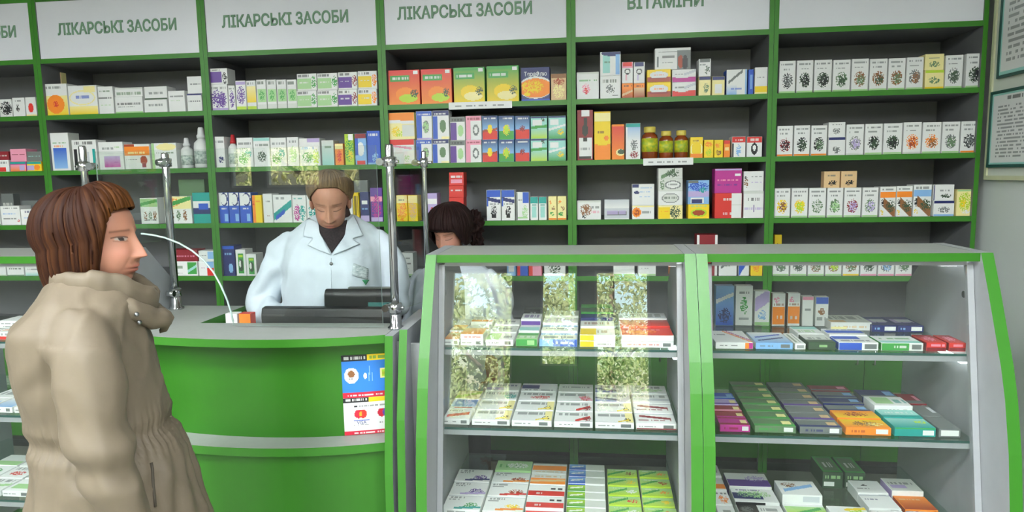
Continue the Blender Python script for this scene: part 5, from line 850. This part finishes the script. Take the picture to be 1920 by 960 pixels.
def trousers(root, m):
    parts = [ringtube([ell(.98, 0, .125, .17), ell(.9, 0, .135, .185), ell(.82, 0, .13, .185)])]
    for s in (-1, 1): parts.append(limb([(s*.09, 0, .86), (s*.093, 0, .70), (s*.09, 0, .48), (s*.088, .008, .28), (s*.086, .012, .09)], [.093, .088, .072, .068, .066]))
    V, N, F = fuse(parts, .012, 4); cloth('trousers', V, F, [m], root)
SK = lin('b5846e')
M.update(coatw=mat('white_coat_cloth', 'd0d9e4', .75, nz=.04, nscale=30, bump=.2), coatb=mat('beige_coat_cloth', '6c6150', .62, nz=.07, nscale=16, bump=.3), knit=mat('black_knit', '1a171b', .8, nz=.7, nscale=130, vary='33262c'),
    denim=mat('dark_trouser_cloth', '2a2c33', .85, nz=.2, nscale=80), shoe=mat('black_leather', '191716', .4, nz=.1, nscale=30), coatin=mat('collar_lining', '4c463b', .8, nz=.1, nscale=30))
# ------------------------------------------------------------------ the customer in the beige coat
D0 = 1.66; PXM = FPX/D0
_n = atd(184, 540, D0)
cust = thing('person', 'woman in beige belted coat with short auburn hair, facing the cashier desk', 'person', (_n[0], _n[1], 0), None, math.radians(124))
_dz = 1.589-1.5885
HZ = atd(165, 441, D0)[2]-.006
hrot = Matrix.Rotation(math.radians(-26), 4, 'Z')@Matrix.Rotation(math.radians(4), 4, 'X')
hp = (0, -.006, HZ)
torso_u = [(.80, .01, .12, .155), (.95, -.01, .105, .14), (1.08, -.025, .10, .135), (1.2, -.04, .10, .14), (1.28, -.035, .08, .13), (1.33, -.015, .06, .08)]
arms = [([(s*.13, .032, 1.27), (s*.205, .018, 1.15), (s*.238, .004, 1.02), (s*.244, -.022, .90), (s*.237, -.045, .78)], [.044, .038, .033, .030, .026]) for s in (-1, 1)]
person_body(cust, lin('a87660'), head(lin('a87660'), lin('4a2e20'), lin('a05a50'), True, 1.02), hp, hrot, [(0, .03, 1.27), (0, .025, 1.33), (0, .012, 1.39), (0, .0, 1.44)], torso_u, arms, [((-.237, -.047, .785), (0, -.25, -1), math.pi/2, False), ((.237, -.047, .785), (0, -.25, -1), -math.pi/2, True)])
parts = [ringtube([ell(*r) for r in ((0.600, 0.005, 0.215, 0.223), (0.700, 0.002, 0.206, 0.214), (0.810, -0.004, 0.190, 0.198), (0.930, 0.000, 0.165, 0.182), (0.985, -0.008, 0.146, 0.164), (1.020, -0.012, 0.142, 0.158), (1.060, -0.018, 0.146, 0.162), (1.130, -0.032, 0.148, 0.169), (1.210, -0.042, 0.146, 0.174), (1.265, -0.044, 0.134, 0.186), (1.300, -0.024, 0.118, 0.173), (1.328, -0.020, 0.098, 0.145), (1.350, -0.018, 0.088, 0.112), (1.365, -0.016, 0.080, 0.092))])]
for s in (-1, 1):
    parts.append(limb(*smoothpath([(s*.130, 0.032, 1.285), (s*.178, 0.026, 1.235), (s*.214, 0.016, 1.14), (s*.238, 0.004, 1.02), (s*.244, -0.022, .90), (s*.238, -0.045, .80)], [.054, .067, .062, .057, .052, .047], 6), n=22))
V, N, F = fuse(parts, .0075, 5)
x, y, z = V[:, 0], V[:, 1], V[:, 2]; ang = np.arctan2(x, -(y+.03))
arm = (abs(x) > .17) & (z < 1.25)
dsp = .006*crease(V, (6, 6, 3), 31)+.004*crease(V, (11, 11, 6), 37)+.0065*nz3(V, (10, 10, 5), 3)+.004*nz3(V, (22, 22, 9), 7)
dsp += np.where(~arm, .0045*np.sin(ang*52+3*nz3(V, (4, 4, 3), 2))*np.exp(-((z-1.0)/.045)**2)+.005*np.sin(ang*17+4*nz3(V, (3, 3, 2), 5))*np.clip((1.0-z)/.12, 0, 1)*np.clip((z-.6)/.1+.3, 0, 1), 0)
dsp += np.where(~arm, -.007*np.exp(-((z-1.0)/.016)**2)+.003*np.exp(-((z-1.035)/.012)**2)+.003*np.exp(-((z-.965)/.012)**2), 0)
dsp += np.where(arm, .0085*np.sin((z*48)+7*ang+5*nz3(V, (6, 6, 6), 9))*(.35+.65*np.exp(-((z-1.03)/.09)**2)), 0)
dsp += .005*np.sin(z*55-abs(x)*60+3*nz3(V, (8, 8, 8), 11))*np.exp(-((z-1.2)/.07)**2)*np.exp(-((abs(x)-.16)/.05)**2)
V = V+N*dsp[:, None]
coat = cloth('coat', V, F, [M['coatb']], cust)
# high soft collar with a rolled, gathered hood seam under it
def collar(name, rows, n=120, gap=.30, m=None, wob=.004, seed=1):
    Vc = []; Fc = []; nr = len(rows)
    for j, (r, rz, zz, fd) in enumerate(rows):
        for i in range(n+1):
            a = -math.pi+gap/2+(2*math.pi-gap)*i/n; aa = a-math.pi                  # gap lies at the front
            front = max(0, math.cos(a-math.pi)) if False else 0
            dx, dy_ = math.sin(aa), -math.cos(aa); fwd = -dy_
            k = 1+.0*fwd; w = wob*noise.noise(Vector((dx*5+seed, dy_*5, j*.35)))+wob*.6*math.sin(i*.55+j*.3)*(j/(nr-1))
            fcl = max(0, -math.cos(a))**2 if False else max(0, math.cos(aa))**2
            Vc.append((dx*(r+w), dy_*(rz+w)-.006-fd*fcl, zz-.018-.062*fcl+w))
    for j in range(nr-1):
        for i in range(n): a = j*(n+1)+i; Fc.append((a, a+1, a+n+2, a+n+1))
    o = cloth(name, Vc, Fc, [m or M['coatb']], cust); s_ = o.modifiers.new('thickness', 'SOLIDIFY'); s_.thickness = .009; s_.offset = 0; return o
collar('collar', [(.096, .09, 1.338, .01), (.099, .094, 1.352, .016), (.101, .098, 1.368, .02), (.103, .101, 1.385, .02), (.102, .102, 1.398, .02), (.098, .100, 1.408, .018), (.091, .094, 1.410, .015), (.085, .088, 1.400, .01), (.08, .08, 1.37, .01)])
collar('hood_roll', [(.096, .090, 1.354, .01), (.110, .104, 1.358, .016), (.122, .115, 1.353, .02), (.130, .121, 1.340, .022), (.132, .123, 1.326, .024), (.126, .118, 1.312, .022), (.116, .108, 1.310, .018)], gap=.22, wob=.006, seed=5)
tr = wbvh(coat)
on_surface_tube(tr, [(283, 868), (285, 880), (286, 895), (287, 912), (289, 930), (291, 950)], .0035, 'pocket_zip', M['coatin'], cust, .001)
#on_surface_tube(tr, [(112, 612), (122, 650), (128, 700), (131, 750)], .0022, 'shoulder_seam', M['coatb'], cust, .0005)
for (bx, by) in ((247, 589), (252, 604)):
    p, nn = phit(tr, bx, by, .012)
    if p is not None:
        q = cust.matrix_world.inverted()@p; b = B(); bmesh.ops.create_uvsphere(b, u_segments=14, v_segments=8, radius=.0055); 
        for v in b.verts: v.co = Vector((v.co.x, v.co.y, v.co.z))+q
        obj('snap_button', b, M['steel'], cust)
def hem(u): a = abs(u)-(.42 if u < 0 else 0); return 1.02+.62*min(1, max(0, (a-.55)/.55))
def drop(u): a = abs(u)-(.35 if u < 0 else 0); return .112*min(1, max(0, (a-.80)/.30))**.7
def thick(u, v): a = abs(u); return .007+.010*math.sin(math.pi*min(1, v*.85))+.016*max(0, -math.cos(u))*min(1, v*2)+.012*max(0, math.cos(u))*min(1, v*1.4)-max(0, math.cos(u))*.030*max(0, v-.35)**1.5+.006*(1 if a > 2 else 0)*v
hairshell(cust, hp, hrot, 1.02, lin('281209'), hem, thick, drop, amp=.005, seed=4, streak=.32, curl=.24, tips=(lin('6a4018'), lambda u, v: .8*max(0, math.cos(u*1.1))*max(0, v-.35)))
trousers(cust, M['denim']); shoes(cust, M['shoe'])
# ------------------------------------------------------------------ the pharmacist at the register
def lab_coat(root, rings, armp, armr, seed, voxel=.0075, hemz=.62):
    parts = [ringtube([ell(*r) for r in rings])]
    for pth, rr in zip(armp, armr): parts.append(limb(*smoothpath(pth, rr, 6), n=22))
    V, N, F = fuse(parts, voxel, 5)
    z = V[:, 2]; ax = abs(V[:, 0])
    d = .007*crease(V, (5.5, 5.5, 3), seed+20)+.011*nz3(V, (9, 9, 5), seed)+.006*nz3(V, (20, 20, 10), seed+4)+.011*np.sin(z*46+ax*38+4*nz3(V, (7, 7, 7), seed+8))*np.exp(-((ax-.27)/.08)**2)*.7
    d += .004*np.sin(V[:, 0]*70+3*nz3(V, (4, 4, 3), seed))*np.clip((1.1-z)/.3, 0, 1)
    return cloth('lab_coat', V+N*d[:, None], F, [M['coatw']], root)
D1 = 2.84; _p = atd(622, 430, D1)
ph = thing('person', 'woman in white coat over dark top with name badge, looking down at the register', 'person', (_p[0], _p[1]+.03, 0), None, math.radians(10))
z1 = lambda y: atd(622, y, D1)[2]
ph.scale = (1, 1, 1.018); hp1 = (0, -.055, z1(383)/1.018+.012); hr1 = Matrix.Rotation(math.radians(6), 4, 'Z')@Matrix.Rotation(math.radians(24), 4, 'X')
tr_u = [(.80, .01, .125, .18), (.95, .01, .12, .17), (1.1, .02, .13, .165), (1.25, .025, .13, .165), (1.34, .0, .09, .15), (1.39, -.015, .06, .085)]
aL = [(-.150, .0, 1.315), (-.212, -.005, 1.255), (-.275, -.01, 1.15), (-.312, -.02, 1.06), (-.285, -.07, 1.045), (-.225, -.125, 1.03)]
aR = [(.150, .0, 1.315), (.200, -.005, 1.255), (.232, -.01, 1.15), (.240, -.02, 1.06), (.225, -.07, 1.045), (.18, -.125, 1.03)]
person_body(ph, lin('b5846e'), head(lin('b5846e'), lin('6b5040'), lin('a85c58'), False, 1.0), hp1, hr1, [(0, .02, 1.34), (0, .01, 1.40), (0, -.012, 1.455), (0, -.03, 1.50)], tr_u, [(aL, [.05, .048, .043, .038, .034, .027]), (aR, [.05, .048, .043, .038, .034, .027])], [((-.222, -.126, 1.028), (.4, -.35, -.55), math.pi, False), ((.177, -.126, 1.028), (-.4, -.35, -.55), math.pi, True)])
rg = [(.60, .01, .19, .25), (.75, .012, .18, .24), (.9, .016, .172, .225), (1.02, .025, .17, .212), (1.12, .036, .172, .208), (1.22, .036, .168, .205), (1.30, .02, .146, .202), (1.345, .004, .118, .185), (1.375, -.006, .095, .15), (1.40, -.012, .078, .105), (1.415, -.014, .068, .078)]
lc = lab_coat(ph, rg, [aL, aR], [[.056, .070, .068, .064, .056, .046]]*2, 3)
t1 = wbvh(lc)
drape(t1, [(596, 414), (622, 420), (652, 412), (650, 440), (622, 478), (600, 440)], .0025, 'dark_top', M['knit'], ph, .002)
vn, fn = limb(*smoothpath([(0, .006, 1.39), (0, -.004, 1.42), (0, -.016, 1.452)], [.074, .069, .064], 4), n=30); cloth('dark_top_neck', vn, fn, [M['knit']], ph)
drape(t1, [(578, 407), (598, 420), (601, 440), (622, 481), (606, 474), (577, 462), (588, 449), (569, 446)], .007, 'lapel', M['coatw'], ph, .004)
drape(t1, [(661, 405), (650, 418), (646, 442), (624, 481), (642, 473), (676, 460), (662, 450), (681, 445)], .007, 'lapel', M['coatw'], ph, .004)
drape(t1, [(660, 492), (692, 503), (690, 527), (657, 516)], .006, 'name_badge', mat('badge_card', 'dfe6ea', .4, nz=.35, nscale=120, vary='8fa3a8', stretch=(.2, 1, 3)), ph, .002, 2)
drape(t1, [(676, 524), (692, 524), (684, 536)], .0065, 'badge_emblem', mat('badge_green', '2f8a5c', .5, nz=.1, nscale=50), ph, .002, 2)
for (bx, by) in ((621, 495), (621, 545)):
    p, nn = phit(t1, bx, by, .003); q = ph.matrix_world.inverted()@p; b = B(); bmesh.ops.create_uvsphere(b, u_segments=14, v_segments=8, radius=.007)
    for v in b.verts: v.co = Vector((v.co.x, v.co.y*.5, v.co.z))+q
    obj('button', b, M['steel'], ph)
on_surface_tube(t1, [(621, 484), (621, 510), (621, 540), (620, 570)], .0018, 'front_seam', M['coatw'], ph, .001)
hairshell(ph, hp1, hr1, 1.0, lin('5a4a3a'), lambda u: .92+.30*min(1, max(0, (abs(u)-.5)/.5))+.45*min(1, max(0, (abs(u)-1.1)/.7)), lambda u, v: .0035+.019*math.sin(math.pi*min(1, v*1.05)), lambda u: 0, amp=.0016, crown=(0, .35, 1), seed=9, freq=40, streak=.4, tips=(lin('8a7048'), lambda u, v: .5*max(0, v-.5)))
b = B(); bmesh.ops.create_uvsphere(b, u_segments=32, v_segments=20, radius=.036)
bv = np.array([v.co for v in b.verts]); b.free()
def bun(root, c, r, col, seed, sq=(1, .8, 1), amp=.006, name='hair_bun'):
    nu, nv = 60, 36; V = []; F = []; Cl = []
    for j in range(nv+1):
        for i in range(nu):
            a, t = 2*math.pi*i/nu, math.pi*j/nv; n_ = noise.noise(Vector((math.sin(t)*math.cos(a)*4+seed, math.sin(t)*math.sin(a)*4, math.cos(t)*4))); w = math.sin(a*3+t*9+3*n_)
            rr = r+amp*(n_*1.5+.5*w); V.append((c[0]+rr*sq[0]*math.sin(t)*math.cos(a), c[1]+rr*sq[1]*math.sin(t)*math.sin(a), c[2]+rr*sq[2]*math.cos(t))); Cl.append(np.array(col)*(1+.35*w))
    for j in range(nv):
        for i in range(nu): q = j*nu+i; e = j*nu+(i+1) % nu; F.append((q, q+nu, e+nu, e))
    return link(name, mesh_of(name, V, F, np.array(Cl), [M['hair']]), root)
bun(ph, (0, .075, hp1[2]+.035), .036, lin('5a4a3a'), 2)
trousers(ph, M['denim']); shoes(ph, M['shoe'])
# ------------------------------------------------------------------ the dark haired pharmacist behind the centre case
D2 = 3.22; _q = atd(848, 440, D2)
p2 = thing('person', 'dark haired woman in white coat with fringe, bowed behind the centre glass case', 'person', (_q[0], _q[1]+.045, 0), None, math.radians(-8))
z2 = lambda y: atd(848, y, D2)[2]
hp2 = (0, -.06, z2(437)+.012); hr2 = Matrix.Rotation(math.radians(-10), 4, 'Z')@Matrix.Rotation(math.radians(26), 4, 'X')
k2 = hp2[2]-.145-1.415; sh = lambda L: [(a, b_, c+k2*np.clip((c-.6)/.8, 0, 1)) for a, b_, c in L]
shr = lambda L: [(a+k2*np.clip((a-.6)/.8, 0, 1), *r) for a, *r in L]
aL2 = [(-.145, .0, 1.315), (-.19, .0, 1.25), (-.215, .0, 1.13), (-.22, -.01, 1.02), (-.215, -.05, .92), (-.20, -.09, .83)]; aR2 = [(-a, b_, c) for a, b_, c in aL2]
person_body(p2, lin('b07e6a'), head(lin('b07e6a'), lin('2c1c18'), lin('a0504c'), False, .97, age=0), hp2, hr2, sh([(0, .02, 1.33), (0, .01, 1.40), (0, -.012, 1.445), (0, -.035, 1.48)]), shr(tr_u), [(sh(aL2), [.048, .045, .04, .036, .032, .026]), (sh(aR2), [.048, .045, .04, .036, .032, .026])], [(sh([(-.20, -.092, .825)])[0], (.05, -.25, -1), math.pi, False), (sh([(.20, -.092, .825)])[0], (-.05, -.25, -1), math.pi, True)])
rg2 = [(a, b_, c*.93, d*.92) for a, b_, c, d in rg]
lc2 = lab_coat(p2, shr(rg2), [sh(aL2), sh(aR2)], [[.052, .066, .064, .06, .054, .046]]*2, 13)
DK = lin('221413')
hairshell(p2, hp2, hr2, .97, DK, lambda u: 1.30+.5*min(1, max(0, (abs(u)-.7)/.6)), lambda u, v: .018+.014*math.sin(math.pi*min(1, v*.8)), lambda u: .018+.03*min(1, max(0, (abs(u)-.8)/.3)), amp=.004, crown=(0, .35, 1), seed=21, freq=36, streak=.5)
bun(p2, (.085, .045, hp2[2]+.02), .058, DK, 5, (.75, .8, 1.15), .014, 'hair_tail')
bun(p2, (.100, .05, hp2[2]-.06), .036, DK, 8, (.7, .7, 1.3), .012, 'hair_tail')
trousers(p2, M['denim']); shoes(p2, M['shoe'])
# ------------------------------------------------------------------ street trees beyond the front windows (the panes mirror them)
LEAFM = [mat('leaf_yellow_green', 'cdd2a4', .35, nz=.5, nscale=5, vary='8fa06a'), mat('leaf_green', 'b4c69c', .35, nz=.4, nscale=5, vary='d0d2a0'), mat('leaf_autumn', 'd6cf9c', .35, nz=.4, nscale=5, vary='a0aa70')]
for i, (tx, ty, h, r, mi, lab) in enumerate(((-4.7, -11.6, 3.2, 1.46, 0, 'leftmost'), (-1.7, -11.2, 2.9, 1.46, 2, 'second from the left'), (1.5, -11.6, 3.2, 1.46, 0, 'middle one'), (3.5, -14.6, 4.1, 1.6, 1, 'second from the right'), (7.3, -11.6, 3.1, 1.46, 1, 'rightmost'))):
    t = thing('street_tree', 'leafy street tree mirrored in the panes, %s of five' % lab, 'tree', (tx, ty, -.05), 'street trees outside')
    b = B(); tube(b, [(0, 0, 0), (.05, .03, .8), (-.04, 0, 1.6), (.03, .05, h)], [.16, .13, .11, .05], 10)
    for k in range(7):
        a = k*2.4; tube(b, [(0, 0, 1.1+.2*k), (math.cos(a)*.4*r, math.sin(a)*.4*r, 1.5+.25*k), (math.cos(a)*.8*r, math.sin(a)*.8*r, 1.9+.25*k)], [.05, .035, .015], 6)
    obj('trunk', b, M['bark'], t)
    V, F = [], []; rn = random.Random(50+i)
    while len(F) < (4200 if i < 2 else 5400):
        p = Vector((rn.uniform(-1, 1), rn.uniform(-1, 1), rn.uniform(-1, 1)))
        if not .25 < p.length < 1 or noise.noise(p*2.6+Vector((i*3, 0, 0))) < (.06 if i < 2 else -.03): continue
        p = Vector((p.x*r, p.y*r, h*.62+p.z*h*.56)); a = Vector((rn.gauss(0, 1), rn.gauss(0, 1), rn.gauss(0, 1))).normalized(); c = a.orthogonal().normalized(); L = rn.uniform(.045, .095); q = a.cross(c)*.02
        o = len(V); V += [tuple(p-a*L), tuple(p+c*L*.5+q), tuple(p+a*L), tuple(p-c*L*.5+q)]; F.append((o, o+1, o+2, o+3))
    me = bpy.data.meshes.new('foliage'); me.from_pydata(V, [], F); me.materials.append(LEAFM[mi]); o = bpy.data.objects.new('foliage', me); C.objects.link(o); o.parent = t
